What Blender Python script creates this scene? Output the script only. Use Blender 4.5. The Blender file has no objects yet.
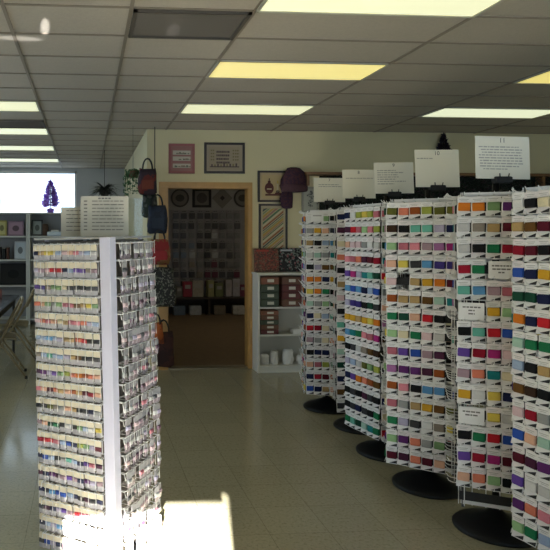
import bpy, math, random
from mathutils import Matrix, Vector
random.seed(7)
SC = bpy.context.scene
COL = SC.collection
PI = math.pi

# ------------------------------------------------------------------ camera frame helpers
CAM_H = 1.5
FOC = 620.0            # focal length in pixels of the 550 px frame
PX, PY = 131.0, 235.0  # principal point (the photo is an off-centre crop)
YAW = math.radians(4.06)
CA, SA = math.cos(YAW), math.sin(YAW)
CEIL = 2.68
BACK = 6.87            # wall with the doorway
FAR = 11.0             # far window wall


def c2w(X, D):
    """sideways / depth distances from the camera to room coordinates"""
    return (X * CA + D * SA, -X * SA + D * CA)


def at(px, py, D):
    x, y = c2w((px - PX) / FOC * D, D)
    return Vector((x, y, CAM_H - (py - PY) / FOC * D))


def on_plane(px, py, Y):
    t = (px - PX) / FOC
    return at(px, py, Y / (CA - SA * t))


# ------------------------------------------------------------------ materials
MATS = {}


def mat(name, col, rough=0.6, metal=0.0, noise=0.0, nscale=20.0, bump=0.0, bscale=60.0, spec=0.5, emit=None, estr=0.0, alpha=None, coat=0.0):
    if name in MATS:
        return MATS[name]
    m = bpy.data.materials.new(name)
    m.use_nodes = True
    nt = m.node_tree
    b = nt.nodes['Principled BSDF']
    b.inputs['Base Color'].default_value = (*col, 1)
    b.inputs['Roughness'].default_value = rough
    b.inputs['Metallic'].default_value = metal
    b.inputs['Specular IOR Level'].default_value = spec
    b.inputs['Coat Weight'].default_value = coat
    tc = nt.nodes.new('ShaderNodeTexCoord')
    if noise > 0:
        n = nt.nodes.new('ShaderNodeTexNoise')
        n.inputs['Scale'].default_value = nscale
        n.inputs['Detail'].default_value = 4
        nt.links.new(tc.outputs['Object'], n.inputs['Vector'])
        mx = nt.nodes.new('ShaderNodeMix')
        mx.data_type = 'RGBA'
        mx.inputs[6].default_value = (*[max(0, c * (1 - noise)) for c in col], 1)
        mx.inputs[7].default_value = (*[min(1, c * (1 + noise)) for c in col], 1)
        nt.links.new(n.outputs['Fac'], mx.inputs[0])
        nt.links.new(mx.outputs[2], b.inputs['Base Color'])
    if bump > 0:
        n2 = nt.nodes.new('ShaderNodeTexNoise')
        n2.inputs['Scale'].default_value = bscale
        n2.inputs['Detail'].default_value = 3
        nt.links.new(tc.outputs['Object'], n2.inputs['Vector'])
        bp = nt.nodes.new('ShaderNodeBump')
        bp.inputs['Strength'].default_value = bump
        bp.inputs['Distance'].default_value = 0.01
        nt.links.new(n2.outputs['Fac'], bp.inputs['Height'])
        nt.links.new(bp.outputs['Normal'], b.inputs['Normal'])
    if emit:
        b.inputs['Emission Color'].default_value = (*emit, 1)
        b.inputs['Emission Strength'].default_value = estr
    if alpha is not None:
        b.inputs['Alpha'].default_value = alpha
    MATS[name] = m
    return m


def two_tone(name, ca, cb, scale=12.0, rough=0.8, kind='voronoi', thresh=0.5, cc=None):
    """fabric or print with patches of two or three colours"""
    if name in MATS:
        return MATS[name]
    m = bpy.data.materials.new(name)
    m.use_nodes = True
    nt = m.node_tree
    b = nt.nodes['Principled BSDF']
    b.inputs['Roughness'].default_value = rough
    tc = nt.nodes.new('ShaderNodeTexCoord')
    if kind == 'voronoi':
        t = nt.nodes.new('ShaderNodeTexVoronoi')
        t.inputs['Scale'].default_value = scale
        nt.links.new(tc.outputs['Object'], t.inputs['Vector'])
        sep = nt.nodes.new('ShaderNodeSeparateColor')
        nt.links.new(t.outputs['Color'], sep.inputs[0])
        out = sep.outputs[0]
    elif kind == 'noise':
        t = nt.nodes.new('ShaderNodeTexNoise')
        t.inputs['Scale'].default_value = scale
        t.inputs['Detail'].default_value = 3
        nt.links.new(tc.outputs['Object'], t.inputs['Vector'])
        out = t.outputs['Fac']
    else:
        t = nt.nodes.new('ShaderNodeTexWave')
        t.inputs['Scale'].default_value = scale
        t.inputs['Distortion'].default_value = 0.0
        t.bands_direction = 'DIAGONAL' if kind == 'diag' else 'X'
        nt.links.new(tc.outputs['Object'], t.inputs['Vector'])
        out = t.outputs['Fac']
    r = nt.nodes.new('ShaderNodeValToRGB')
    r.color_ramp.interpolation = 'CONSTANT'
    r.color_ramp.elements[0].color = (*ca, 1)
    r.color_ramp.elements[1].position = thresh
    r.color_ramp.elements[1].color = (*cb, 1)
    if cc:
        e = r.color_ramp.elements.new(min(0.95, thresh + 0.22))
        e.color = (*cc, 1)
    nt.links.new(out, r.inputs['Fac'])
    nt.links.new(r.outputs['Color'], b.inputs['Base Color'])
    MATS[name] = m
    return m


def glass_mat(name, tint=(1, 1, 1), gloss=0.08):
    if name in MATS:
        return MATS[name]
    m = bpy.data.materials.new(name)
    m.use_nodes = True
    nt = m.node_tree
    nt.nodes.clear()
    o = nt.nodes.new('ShaderNodeOutputMaterial')
    mx = nt.nodes.new('ShaderNodeMixShader')
    tr = nt.nodes.new('ShaderNodeBsdfTransparent')
    tr.inputs[0].default_value = (*tint, 1)
    gl = nt.nodes.new('ShaderNodeBsdfGlossy')
    gl.inputs['Roughness'].default_value = 0.05
    mx.inputs[0].default_value = gloss
    nt.links.new(tr.outputs[0], mx.inputs[1])
    nt.links.new(gl.outputs[0], mx.inputs[2])
    nt.links.new(mx.outputs[0], o.inputs['Surface'])
    MATS[name] = m
    return m


def leaf_mat(name, col, trans):
    m = mat(name, col, .5, noise=.3, nscale=30)
    nt = m.node_tree
    out = [n for n in nt.nodes if n.type == 'OUTPUT_MATERIAL'][0]
    b = nt.nodes['Principled BSDF']
    t = nt.nodes.new('ShaderNodeBsdfTranslucent')
    t.inputs[0].default_value = (*trans, 1)
    mx = nt.nodes.new('ShaderNodeMixShader')
    mx.inputs[0].default_value = .85
    nt.links.new(b.outputs[0], mx.inputs[1])
    nt.links.new(t.outputs[0], mx.inputs[2])
    nt.links.new(mx.outputs[0], out.inputs['Surface'])
    return m


def floor_mat():
    m = bpy.data.materials.new('speckled_vinyl_tile')
    m.use_nodes = True
    nt = m.node_tree
    b = nt.nodes['Principled BSDF']
    tc = nt.nodes.new('ShaderNodeTexCoord')
    n = nt.nodes.new('ShaderNodeTexNoise')
    n.inputs['Scale'].default_value = 60
    n.inputs['Detail'].default_value = 6
    n.inputs['Roughness'].default_value = .7
    nt.links.new(tc.outputs['Object'], n.inputs['Vector'])
    r = nt.nodes.new('ShaderNodeValToRGB')
    e = r.color_ramp.elements
    e[0].position, e[0].color = 0.30, (0.24, 0.205, 0.12, 1)
    e[1].position, e[1].color = 0.46, (0.385, 0.34, 0.21, 1)
    x = e.new(0.68)
    x.color = (0.44, 0.39, 0.255, 1)
    nt.links.new(n.outputs['Fac'], r.inputs['Fac'])
    br = nt.nodes.new('ShaderNodeTexBrick')
    br.offset = 0.0
    br.inputs['Scale'].default_value = 1.0
    br.inputs['Brick Width'].default_value = 0.305
    br.inputs['Row Height'].default_value = 0.305
    br.inputs['Mortar Size'].default_value = 0.0016
    br.inputs['Color1'].default_value = (1, 1, 1, 1)
    br.inputs['Color2'].default_value = (0.93, 0.93, 0.92, 1)
    br.inputs['Mortar'].default_value = (0.62, 0.6, 0.57, 1)
    nt.links.new(tc.outputs['Object'], br.inputs['Vector'])
    mx = nt.nodes.new('ShaderNodeMix')
    mx.data_type = 'RGBA'
    mx.blend_type = 'MULTIPLY'
    mx.inputs[0].default_value = 1.0
    nt.links.new(r.outputs['Color'], mx.inputs[6])
    nt.links.new(br.outputs['Color'], mx.inputs[7])
    nt.links.new(mx.outputs[2], b.inputs['Base Color'])
    b.inputs['Roughness'].default_value = 0.34
    b.inputs['Specular IOR Level'].default_value = 0.5
    b.inputs['Coat Weight'].default_value = 0.55
    b.inputs['Coat Roughness'].default_value = 0.13
    n2 = nt.nodes.new('ShaderNodeTexNoise')
    n2.inputs['Scale'].default_value = 6
    nt.links.new(tc.outputs['Object'], n2.inputs['Vector'])
    mr = nt.nodes.new('ShaderNodeMapRange')
    mr.inputs['To Min'].default_value = 0.16
    mr.inputs['To Max'].default_value = 0.30
    nt.links.new(n2.outputs['Fac'], mr.inputs['Value'])
    nt.links.new(mr.outputs['Result'], b.inputs['Roughness'])
    return m


M_WALL = mat('cream_wall_paint', (0.70, 0.62, 0.38), 0.75, noise=0.04, nscale=3, bump=0.05)
M_FARWALL = mat('grey_blue_wall_paint', (0.5, 0.51, 0.5), 0.75, noise=0.04, nscale=3)
M_TILE = mat('ceiling_tile', (0.50, 0.445, 0.37), 0.9, noise=0.10, nscale=55, bump=0.25, bscale=120)
M_TBAR = mat('ceiling_grid', (0.27, 0.225, 0.175), 0.6)
M_OAK = mat('honey_oak', (0.50, 0.28, 0.085), 0.4, noise=0.25, nscale=9)
M_WHITE = mat('white_paint', (0.74, 0.72, 0.66), 0.45)
M_WHITEPL = mat('white_plastic_strip', (0.70, 0.68, 0.80), 0.3)
M_WIRE = mat('white_coated_wire', (0.80, 0.79, 0.77), 0.35)
M_BLACK = mat('black_enamel', (0.008, 0.008, 0.008), 0.45, spec=.25)
M_BLACKM = mat('black_matt', (0.015, 0.014, 0.014), 0.7)
M_DARKWIRE = mat('dark_grey_post', (0.05, 0.05, 0.05), 0.5)
M_CARD = mat('white_card', (0.80, 0.78, 0.755), 0.7, noise=0.05, nscale=80)
M_CARD2 = mat('pale_pink_card', (0.78, 0.72, 0.70), 0.7, noise=0.05, nscale=80)
M_PAPER = mat('cream_paper', (0.80, 0.77, 0.66), 0.8)
M_INK = mat('grey_print', (0.17, 0.16, 0.15), 0.9)
M_INKL = mat('pale_print', (0.42, 0.40, 0.37), 0.9)
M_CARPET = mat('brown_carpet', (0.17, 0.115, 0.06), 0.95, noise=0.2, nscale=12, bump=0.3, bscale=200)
M_GLASS = glass_mat('window_glass')
M_ACRYL = glass_mat('clear_acrylic', (.96, .97, .975), 0.035)
M_BEIGE = mat('beige_metal', (0.30, 0.235, 0.13), 0.4)
M_ALU = mat('brushed_aluminium', (0.5, 0.5, 0.5), 0.4, 0.8)

# ------------------------------------------------------------------ mesh builder


class MB:
    def __init__(self):
        self.v, self.f, self.mi, self.sm = [], [], [], []

    def add(self, vs, fs, m=0, smooth=False):
        b = len(self.v)
        self.v += [tuple(p) for p in vs]
        self.f += [tuple(b + i for i in f) for f in fs]
        self.mi += [m] * len(fs)
        self.sm += [smooth] * len(fs)
        return self

    def box(self, x0, x1, y0, y1, z0, z1, m=0, M=None):
        vs = [Vector((x, y, z)) for z in (z0, z1) for y in (y0, y1) for x in (x0, x1)]
        if M is not None:
            vs = [M @ p for p in vs]
        return self.add(vs, [(0, 2, 3, 1), (4, 5, 7, 6), (0, 1, 5, 4), (2, 6, 7, 3), (0, 4, 6, 2), (1, 3, 7, 5)], m)

    def bbox(self, x0, x1, y0, y1, z0, z1, r, m=0, M=None):
        """box with its vertical edges and rims chamfered by r"""
        pts = []
        for z, i in ((z0, r), (z0 + r, 0), (z1 - r, 0), (z1, r)):
            a, b, c, d = x0 + i, x1 - i, y0 + i, y1 - i
            pts.append([(a + r, c, z), (b - r, c, z), (b, c + r, z), (b, d - r, z), (b - r, d, z), (a + r, d, z), (a, d - r, z), (a, c + r, z)])
        return self.loft(pts, m, M=M)

    def loft(self, rings, m=0, caps=True, smooth=False, M=None):
        n = len(rings[0])
        vs = [Vector(p) for r in rings for p in r]
        if M is not None:
            vs = [M @ p for p in vs]
        fs = []
        for k in range(len(rings) - 1):
            for i in range(n):
                j = (i + 1) % n
                fs.append((k * n + i, k * n + j, (k + 1) * n + j, (k + 1) * n + i))
        if caps:
            fs.append(tuple(reversed(range(n))))
            fs.append(tuple(range((len(rings) - 1) * n, len(rings) * n)))
        return self.add(vs, fs, m, smooth)

    def lathe(self, prof, c=(0, 0, 0), n=24, m=0, smooth=True, caps=True):
        rings = [[(c[0] + r * math.cos(2 * PI * i / n), c[1] + r * math.sin(2 * PI * i / n), c[2] + z) for i in range(n)] for r, z in prof]
        return self.loft(rings, m, caps, smooth)

    def tube(self, pts, r, n=6, m=0, smooth=True, radii=None):
        pts = [Vector(p) for p in pts]
        rings = []
        prev = None
        for i, p in enumerate(pts):
            a = pts[max(0, i - 1)]
            b = pts[min(len(pts) - 1, i + 1)]
            t = (b - a).normalized()
            if prev is None:
                u = t.orthogonal().normalized()
            else:
                u = (prev - t * prev.dot(t))
                u = u.normalized() if u.length > 1e-6 else t.orthogonal().normalized()
            prev = u
            w = t.cross(u)
            rr = radii[i] if radii else r
            rings.append([p + u * rr * math.cos(2 * PI * k / n) + w * rr * math.sin(2 * PI * k / n) for k in range(n)])
        return self.loft(rings, m, True, smooth)

    def prism(self, poly, y0, y1, m=0, M=None):
        """polygon in x-z pushed from y0 (front) to y1"""
        n = len(poly)
        vs = [Vector((x, y0, z)) for x, z in poly] + [Vector((x, y1, z)) for x, z in poly]
        if M is not None:
            vs = [M @ p for p in vs]
        fs = [tuple(range(n)), tuple(reversed(range(n, 2 * n)))]
        for i in range(n):
            j = (i + 1) % n
            fs.append((i, i + n, j + n, j))
        return self.add(vs, fs, m)

    def mesh(self, name, mats):
        me = bpy.data.meshes.new(name)
        me.from_pydata(self.v, [], self.f)
        for m in (mats if isinstance(mats, (list, tuple)) else [mats]):
            me.materials.append(m)
        for p, i, s in zip(me.polygons, self.mi, self.sm):
            p.material_index = i
            p.use_smooth = s
        me.update()
        return me

    def build(self, name, mats, parent=None, M=None):
        o = bpy.data.objects.new(name, self.mesh(name, mats))
        COL.objects.link(o)
        if M is not None:
            o.matrix_world = M
        if parent:
            o.parent = parent
        return o


def tag(o, label=None, cat=None, group=None, kind=None):
    if label:
        o['label'] = label
    if cat:
        o['category'] = cat
    if group:
        o['group'] = group
    if kind:
        o['kind'] = kind
    return o


def empty(name, loc=(0, 0, 0), rz=0.0, label=None, cat=None, group=None, M=None):
    o = bpy.data.objects.new(name, None)
    o.empty_display_size = 0.1
    COL.objects.link(o)
    if M is not None:
        o.matrix_world = M
    else:
        o.location = loc
        o.rotation_euler = (0, 0, rz)
    return tag(o, label, cat, group)


def struct(name, mb, m):
    return tag(mb.build(name, m), kind='structure')


def dup(root, M, label, group=None):
    r = root.copy()
    COL.objects.link(r)
    r.matrix_world = M
    r['label'] = label
    if group:
        r['group'] = group
    for ch in root.children:
        c = ch.copy()
        COL.objects.link(c)
        c.parent = r
        c.matrix_parent_inverse = ch.matrix_parent_inverse
    return r


ORD = ['first', 'second', 'third', 'fourth', 'fifth', 'sixth', 'seventh', 'eighth', 'ninth', 'tenth', 'eleventh', 'twelfth',
       'thirteenth', 'fourteenth', 'fifteenth', 'sixteenth', 'seventeenth', 'eighteenth']


def TR(loc, rz=0.0):
    return Matrix.Translation(Vector(loc)) @ Matrix.Rotation(rz, 4, 'Z')


# ================================================================== SETTING
X_L, X_R, Y_F = -3.3, 5.66, -1.3
PW0, PW1 = 0.666, 0.80       # partition beside the doorway
ROOM2 = 11.75                # far wall of the stock room
DX0, DX1, DH = 0.905, 1.803, 2.02

struct('floor', MB().box(X_L - .15, X_R + .15, Y_F - .15, FAR + .15, -0.1, 0), floor_mat())
tag(MB().box(PW1, 4.3, BACK + .02, ROOM2, 0.0, 0.012).build('floor_carpet', M_CARPET), kind='structure')

# ceiling: tiles with the metal grid as its child
cl = struct('ceiling', MB().box(X_L - .15, X_R + .15, Y_F - .15, ROOM2 + .15, CEIL, CEIL + .1), M_TILE)
PITCH = 0.455
ROW0 = 3.2 - PITCH * 9
xs_long = [-2.825, -1.63, -0.43, 0.23, 0.88, 2.075, 3.27, 4.465]
g = MB()
for x in xs_long:
    g.box(x - .010, x + .010, Y_F, FAR, CEIL - .007, CEIL + .001)
k = 0
while ROW0 + k * PITCH < FAR:
    y = ROW0 + k * PITCH
    if y > Y_F:
        g.box(X_L, X_R, y - .008, y + .008, CEIL - .006, CEIL + .001)
    k += 1
g.build('ceiling_grid', M_TBAR, cl)

# walls
struct('wall_left', MB().box(X_L - .15, X_L, Y_F, 3.0, 0, CEIL).box(X_L - .15, X_L, 7.6, FAR, 0, CEIL)
       .box(X_L - .15, X_L, 3.0, 7.6, 0, 0.8).box(X_L - .15, X_L, 3.0, 7.6, 2.45, CEIL), M_WALL)
struct('wall_right', MB().box(X_R, X_R + .15, Y_F, BACK, 0, CEIL), M_WALL)
WX0, WX1, WZ0, WZ1 = -3.0, -0.178, 1.2, 2.63
struct('wall_far', MB().box(X_L, WX0, FAR, FAR + .15, 0, CEIL).box(WX1, PW0, FAR, FAR + .15, 0, CEIL)
       .box(WX0, WX1, FAR, FAR + .15, 0, WZ0).box(WX0, WX1, FAR, FAR + .15, WZ1, CEIL), M_FARWALL)
struct('wall_partition', MB().box(PW0, PW1, BACK, ROOM2, 0, CEIL), M_WALL)
struct('wall_back', MB().box(PW1, DX0 - .02, BACK, BACK + .12, 0, CEIL).box(DX1 + .02, X_R, BACK, BACK + .12, 0, CEIL)
       .box(DX0 - .02, DX1 + .02, BACK, BACK + .12, DH + .02, CEIL), M_WALL)
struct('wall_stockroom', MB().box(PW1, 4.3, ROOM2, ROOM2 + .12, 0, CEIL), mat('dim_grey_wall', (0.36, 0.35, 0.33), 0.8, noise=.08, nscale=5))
struct('wall_stockroom_side', MB().box(4.3, 4.42, BACK + .12, ROOM2, 0, CEIL), M_WALL)
# front wall behind the camera: shop window and glazed door
FDX0, FDX1 = -0.92, -0.105
FW = MB()
FW.box(X_L, FDX0 - .9, Y_F - .15, Y_F, 0, CEIL)
FW.box(FDX0 - .9, FDX0, Y_F - .15, Y_F, 0, CEIL)
FW.box(FDX0, FDX1, Y_F - .15, Y_F, 1.86, CEIL)
FW.box(FDX0, FDX1, Y_F - .15, Y_F, 0, 0.25)
FW.box(FDX1, 0.5, Y_F - .15, Y_F, 0, CEIL)
FW.box(0.5, 4.9, Y_F - .15, Y_F, 0, 0.6)
FW.box(0.5, 4.9, Y_F - .15, Y_F, 2.45, CEIL)
FW.box(4.9, X_R, Y_F - .15, Y_F, 0, CEIL)
struct('wall_front', FW, M_WALL)


def window(name, x0, x1, y, z0, z1, ncol, m=M_ALU):
    w = MB()
    t = .04
    w.box(x0, x1, y - .03, y + .03, z0, z0 + t).box(x0, x1, y - .03, y + .03, z1 - t, z1)
    w.box(x0, x0 + t, y - .03, y + .03, z0, z1).box(x1 - t, x1, y - .03, y + .03, z0, z1)
    for i in range(1, ncol):
        x = x0 + (x1 - x0) * i / ncol
        w.box(x - t / 2, x + t / 2, y - .03, y + .03, z0, z1)
    o = struct(name, w, m)
    MB().box(x0, x1, y - .003, y + .003, z0, z1).build('window_pane', M_GLASS, o)
    return o


window('window_1', WX0, WX1, FAR + .08, WZ0, WZ1, 1, M_WHITE)
window('window_2', 0.5, 4.9, Y_F - .08, 0.6, 2.45, 3)
window('window_3', FDX0, FDX1, Y_F - .08, 0.25, 1.86, 1)
struct('trim_sun_patch_edge', MB().box(FDX0 + .04, FDX1 - .072, Y_F - .11, Y_F - .085, 1.735, 1.82).box(FDX1 - .0721, FDX1 - .04, Y_F - .11, Y_F - .085, 1.775, 1.82), M_ALU)  # unseen head bar added to shape the sun patch and its notch
w = MB()
w.box(X_L - .1, X_L - .05, 3.0, 7.6, .8, .84).box(X_L - .1, X_L - .05, 3.0, 7.6, 2.41, 2.45)
for y in (3.0, 4.5, 6.05, 7.56):
    w.box(X_L - .1, X_L - .05, y, y + .04, .8, 2.45)
o = struct('window_4', w, M_ALU)
MB().box(X_L - .08, X_L - .074, 3.0, 7.6, .8, 2.45).build('window_pane', M_GLASS, o)

# doorway: oak jamb and casing
door = MB()
cw = .062
door.box(DX0 - .02, DX0, BACK - .005, BACK + .125, 0, DH).box(DX1, DX1 + .02, BACK - .005, BACK + .125, 0, DH)
door.box(DX0 - .02, DX1 + .02, BACK - .005, BACK + .125, DH, DH + .02)
for a, b in ((DX0 - .108, DX0 - .004), (DX1 + .004, DX1 + .05)):
    door.box(a, b, BACK - .022, BACK, 0, DH + .008)
    door.box(a + .012, b - .012, BACK - .028, BACK - .02, 0, DH + .008)
door.box(DX0 - .108, DX1 + .05, BACK - .022, BACK, DH + .008, DH + .008 + cw)
door.box(DX0 - .096, DX1 + .038, BACK - .028, BACK - .02, DH + .02, DH + cw - .004)
struct('door_1', door, M_OAK)
struct('trim_threshold', MB().box(DX0, DX1, BACK - .01, BACK + .13, 0, .014), mat('threshold_metal', (.25, .2, .12), .4, .5))
bb = MB().box(DX1 + .075, X_R, BACK - .012, BACK, 0, .09)
struct('baseboard_back', bb, mat('grey_vinyl_base', (.3, .28, .24), .5))
struct('baseboard_partition', MB().box(PW0 - .012, PW0, BACK, FAR, 0, .09), MATS['grey_vinyl_base'])

# ================================================================== CEILING FIXTURES
def light_mat(name, c, s):
    return mat(name, (.8, .8, .7), .5, emit=c, estr=s)


LM = {'yellow': light_mat('warm_lit_diffuser', (1.0, .82, .20), .74), 'white': light_mat('pale_lit_diffuser', (.97, .97, .58), .74),
      'cool': light_mat('cool_lit_diffuser', (.94, 1.0, .68), .78)}
lights = [
    (.88, 2.745, 'white', 'pale lit fluorescent ceiling panel cut by the top edge, nearest the camera'),
    (.88, 4.11, 'yellow', 'yellow lit fluorescent ceiling panel, second of three above the aisle'),
    (.88, 5.475, 'white', 'pale lit fluorescent ceiling panel nearest the doorway wall'),
    (3.27, 2.745, 'white', 'pale lit ceiling panel over the near racks, outside the photo'),
    (3.27, 4.11, 'yellow', 'yellow lit ceiling panel cut off by the right edge'),
    (3.27, 5.475, 'cool', 'white lit fluorescent ceiling panel above the signs ten and eleven'),
    (-1.63, 5.475, 'white', 'lit ceiling panel in the left row, nearest the camera'),
    (-1.63, 6.84, 'cool', 'lit ceiling panel in the left row, second from the camera'),
    (-1.63, 8.205, 'cool', 'lit ceiling panel in the left row, third from the camera'),
    (-1.63, 9.57, 'cool', 'lit ceiling panel in the left row, nearest the far window'),
]
for x, y, c, lb in lights:
    xw = 1.195
    e = empty('ceiling_light', (x + xw / 2, y + PITCH / 2, CEIL), 0, lb, 'ceiling light', 'fluorescent ceiling panels')
    hx, hy = xw / 2, PITCH / 2
    f = MB()
    t = .018
    f.box(-hx, hx, -hy, -hy + t, -.014, 0).box(-hx, hx, hy - t, hy, -.014, 0).box(-hx, -hx + t, -hy, hy, -.014, 0).box(hx - t, hx, -hy, hy, -.014, 0)
    f.build('frame', mat('fixture_frame', (.5, .48, .4), .5), e)
    d = MB().box(-hx + t, hx - t, -hy + t, hy - t, -.008, -.001)
    d.build('diffuser', LM[c], e)
# unseen light panel added to brighten the stock room, above the doorway head
e = empty('ceiling_light', (3.2, 9.3, CEIL), 0, 'lit ceiling panel in the stock room behind the doorway', 'ceiling light', 'fluorescent ceiling panels')
MB().box(-.6, .6, -.3, .3, -.03, 0).build('diffuser', light_mat('stockroom_fill_diffuser', (1, .93, .8), 3.4), e)


def vent(x0, x1, y0, y1, lb, nm='ceiling_vent'):
    cx, cy = (x0 + x1) / 2, (y0 + y1) / 2
    hx, hy = (x1 - x0) / 2, (y1 - y0) / 2
    e = empty(nm, (cx, cy, CEIL), 0, lb, 'ceiling vent')
    f = MB()
    t = .02
    f.box(-hx, hx, -hy, -hy + t, -.02, 0).box(-hx, hx, hy - t, hy, -.02, 0).box(-hx, -hx + t, -hy, hy, -.02, 0).box(hx - t, hx, -hy, hy, -.02, 0)
    f.build('frame', mat('vent_frame', (.10, .085, .07), .6), e)
    s = MB()
    n = 26
    for i in range(n):
        y = -hy + t + (2 * hy - 2 * t) * (i + .5) / n
        s.box(-hx + t, hx - t, -.004, .004, -.008, .001, 0, Matrix.Translation((0, y, -.002)) @ Matrix.Rotation(.7, 4, 'X'))
    s.build('grille', mat('vent_grille', (.11, .095, .08), .6), e)
    MB().box(-hx + t, hx - t, -hy + t, hy - t, -.003, -.001).build('backing', mat('vent_shadow', (.03, .026, .022), .9), e)


vent(.243, .867, 3.21, 3.645, 'square brown return air grille in the ceiling near the top edge')
vent(-1.63, -.445, 6.395, 6.83, 'dark ceiling grille in front of the second lit panel of the left row')

# ================================================================== THREAD SPINNER RACKS
PAL = {
    'black': (.012, .012, .013), 'charcoal': (.05, .05, .055), 'navy': (.015, .02, .07), 'indigo': (.06, .04, .22), 'blue': (.03, .09, .42),
    'sky blue': (.12, .33, .60), 'pale blue': (.38, .48, .66), 'teal': (.02, .24, .25), 'mint': (.16, .50, .38), 'pale mint': (.42, .62, .50),
    'green': (.02, .20, .08), 'dark green': (.012, .07, .04), 'pale green': (.36, .58, .28), 'sage': (.22, .36, .16), 'lime': (.40, .44, .08),
    'olive': (.15, .15, .03), 'yellow': (.75, .58, .10), 'gold': (.70, .38, .03), 'tan': (.50, .33, .14), 'brown': (.16, .075, .02),
    'dark brown': (.05, .025, .015), 'rust': (.36, .09, .02), 'orange': (.70, .20, .02), 'coral': (.75, .22, .13), 'peach': (.80, .45, .30),
    'pink': (.75, .25, .30), 'pale pink': (.76, .54, .56), 'rose': (.55, .16, .20), 'red': (.60, .02, .03), 'crimson': (.35, .012, .03),
    'maroon': (.12, .012, .025), 'magenta': (.45, .03, .20), 'orchid': (.42, .17, .38), 'purple': (.13, .03, .16), 'violet': (.15, .07, .36),
    'plum': (.08, .02, .05), 'mauve': (.42, .28, .32), 'taupe': (.30, .25, .20), 'grey': (.34, .34, .33), 'pale grey': (.62, .60, .58),
    'cream': (.78, .68, .45), 'lavender': (.50, .45, .60), 'white': (.80, .78, .75),
}
THM = {c: mat('thread_' + c.replace(' ', '_'), tuple(q * (.85 if max(v) < .7 else .9) for q in v), .85, noise=.12, nscale=150, spec=.15) for c, v in PAL.items()}

W_ = .19        # half side of a rack, measured to the cards
NCOL, PIT = 6, .0633
ROWP = .102
ZTOP = 1.638    # height of the first row's colour band
CW = .0618      # card width


def card_shape(mb, x=0.0, z=0.0, y=0.0, mc=0, mt=1, ml=2, mg=3, thread=True, M=None):
    """white I-shaped thread card: header, waist with wound thread, foot flap with a black corner"""
    h, nw = CW / 2, CW / 2 - .007
    poly = [(-h, -.040), (h, -.040), (h, -.024), (nw, -.022), (nw, .022), (h, .024), (h, .048), (.006, .051), (-.006, .051), (-h, .048)]
    T = Matrix.Translation((x, y, z))
    if M is not None:
        T = M @ T
    mb.prism(poly[::-1], -.001, .001, mc, T)
    # lifted foot flap, its black corner painted for the shadow gap
    fl = T @ Matrix.Translation((0, -.001, -.0235)) @ Matrix.Rotation(-.30, 4, 'X')
    mb.box(-h, h, -.0012, 0, -.026, 0, mc, fl)
    mb.prism([(h - .046, -.0225), (h - .002, -.0225), (h - .002, -.005)][::-1], -.0022, -.0010, ml, fl)
    # two faint lines of print on the header
    mb.box(-h + .008, h - .012, -.0018, -.0008, .036, .0385, mg, T)
    mb.box(-h + .014, h - .018, -.0018, -.0008, .029, .031, mg, T)
    if thread:
        thread_shape(mb, T, mt)


def thread_shape(mb, T=None, m=0):
    nw = CW / 2 - .0045
    rings = []
    for x, s in ((-nw, .8), (-nw + .003, 1), (nw - .003, 1), (nw, .8)):
        rings.append([(x, -.0085 * s, -.015 * s), (x, -.0085 * s, .015 * s), (x, -.006 * s, .0205 * s), (x, .004, .0205 * s), (x, .004, -.0205 * s), (x, -.006 * s, -.0205 * s)])
    mb.loft(rings, m, M=T)


card_meshes = {}
for key, mm in (('a', M_CARD), ('b', M_CARD2)):
    b = MB()
    card_shape(b, thread=False)
    card_meshes[key] = b.mesh('thread_card_body', [mm, mm, M_BLACKM, M_INKL])
thread_meshes = {}
for c in PAL:
    b = MB()
    thread_shape(b)
    thread_meshes[c] = b.mesh('wound_thread', [THM[c]])


def panel_mesh():
    """one side of the rack: white wire grid with a sloping peg for each card"""
    b = MB()
    y = .030
    for r in range(16):
        z = ZTOP - ROWP * r + .052
        if r < 15:
            b.box(-W_ + .02, W_ - .02, y - .003, y + .003, z - .004, z + .004)
            b.box(-W_ + .012, W_ - .012, y - .014, y - .011, z - .074, z - .030, 1)  # black strip painted in for the shadow gaps between the threads
            for c in range(NCOL):
                x = (c - (NCOL - 1) / 2) * PIT
                b.tube([(x, y, z), (x, y - .048, z + .002), (x, y - .062, z + .008), (x, y - .070, z + .020)], .0024, 4)
    for c in range(NCOL + 1):
        x = (c - NCOL / 2) * PIT * .94
        b.box(x - .002, x + .002, y + .003, y + .007, .16, ZTOP + .06)
    b.box(-W_ + .02, W_ - .02, y - .001, y + .003, .165, .20)
    b.box(-W_ + .02, W_ - .02, y - .003, y + .001, ZTOP + .052, ZTOP + .072)
    return b.mesh('wire_panel', [M_WIRE, M_BLACKM])


def post_mesh():
    b = MB()
    b.box(-.006, .006, -.006, .006, .15, ZTOP + .075)
    return b.mesh('corner_post', [M_DARKWIRE])


PANEL, POST = panel_mesh(), post_mesh()
bs = MB().lathe([(.198, 0), (.200, .012), (.190, .022), (.165, .036), (.10, .060), (.045, .085), (.03, .10)], n=40)
BASE = bs.mesh('round_base', [M_BLACK])
pl = MB().lathe([(.017, .08), (.017, 1.77)], n=12)
POLE = pl.mesh('pole', [M_BLACK])
cp = MB().box(-.10, .10, -.10, .10, ZTOP + .055, ZTOP + .062).box(-.15, .15, -.012, .012, ZTOP + .05, ZTOP + .06).box(-.012, .012, -.15, .15, ZTOP + .05, ZTOP + .06)
CAPM = cp.mesh('top_plate', [M_BLACKM])
clp = MB().bbox(-.045, .045, -.028, .012, 1.762, 1.797, .004).tube([(-.02, -.026, 1.782), (-.024, -.030, 1.812)], .003, 5).tube([(.02, -.026, 1.782), (.024, -.030, 1.812)], .003, 5)
CLIP = clp.mesh('sign_clip', [M_BLACKM])

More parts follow.
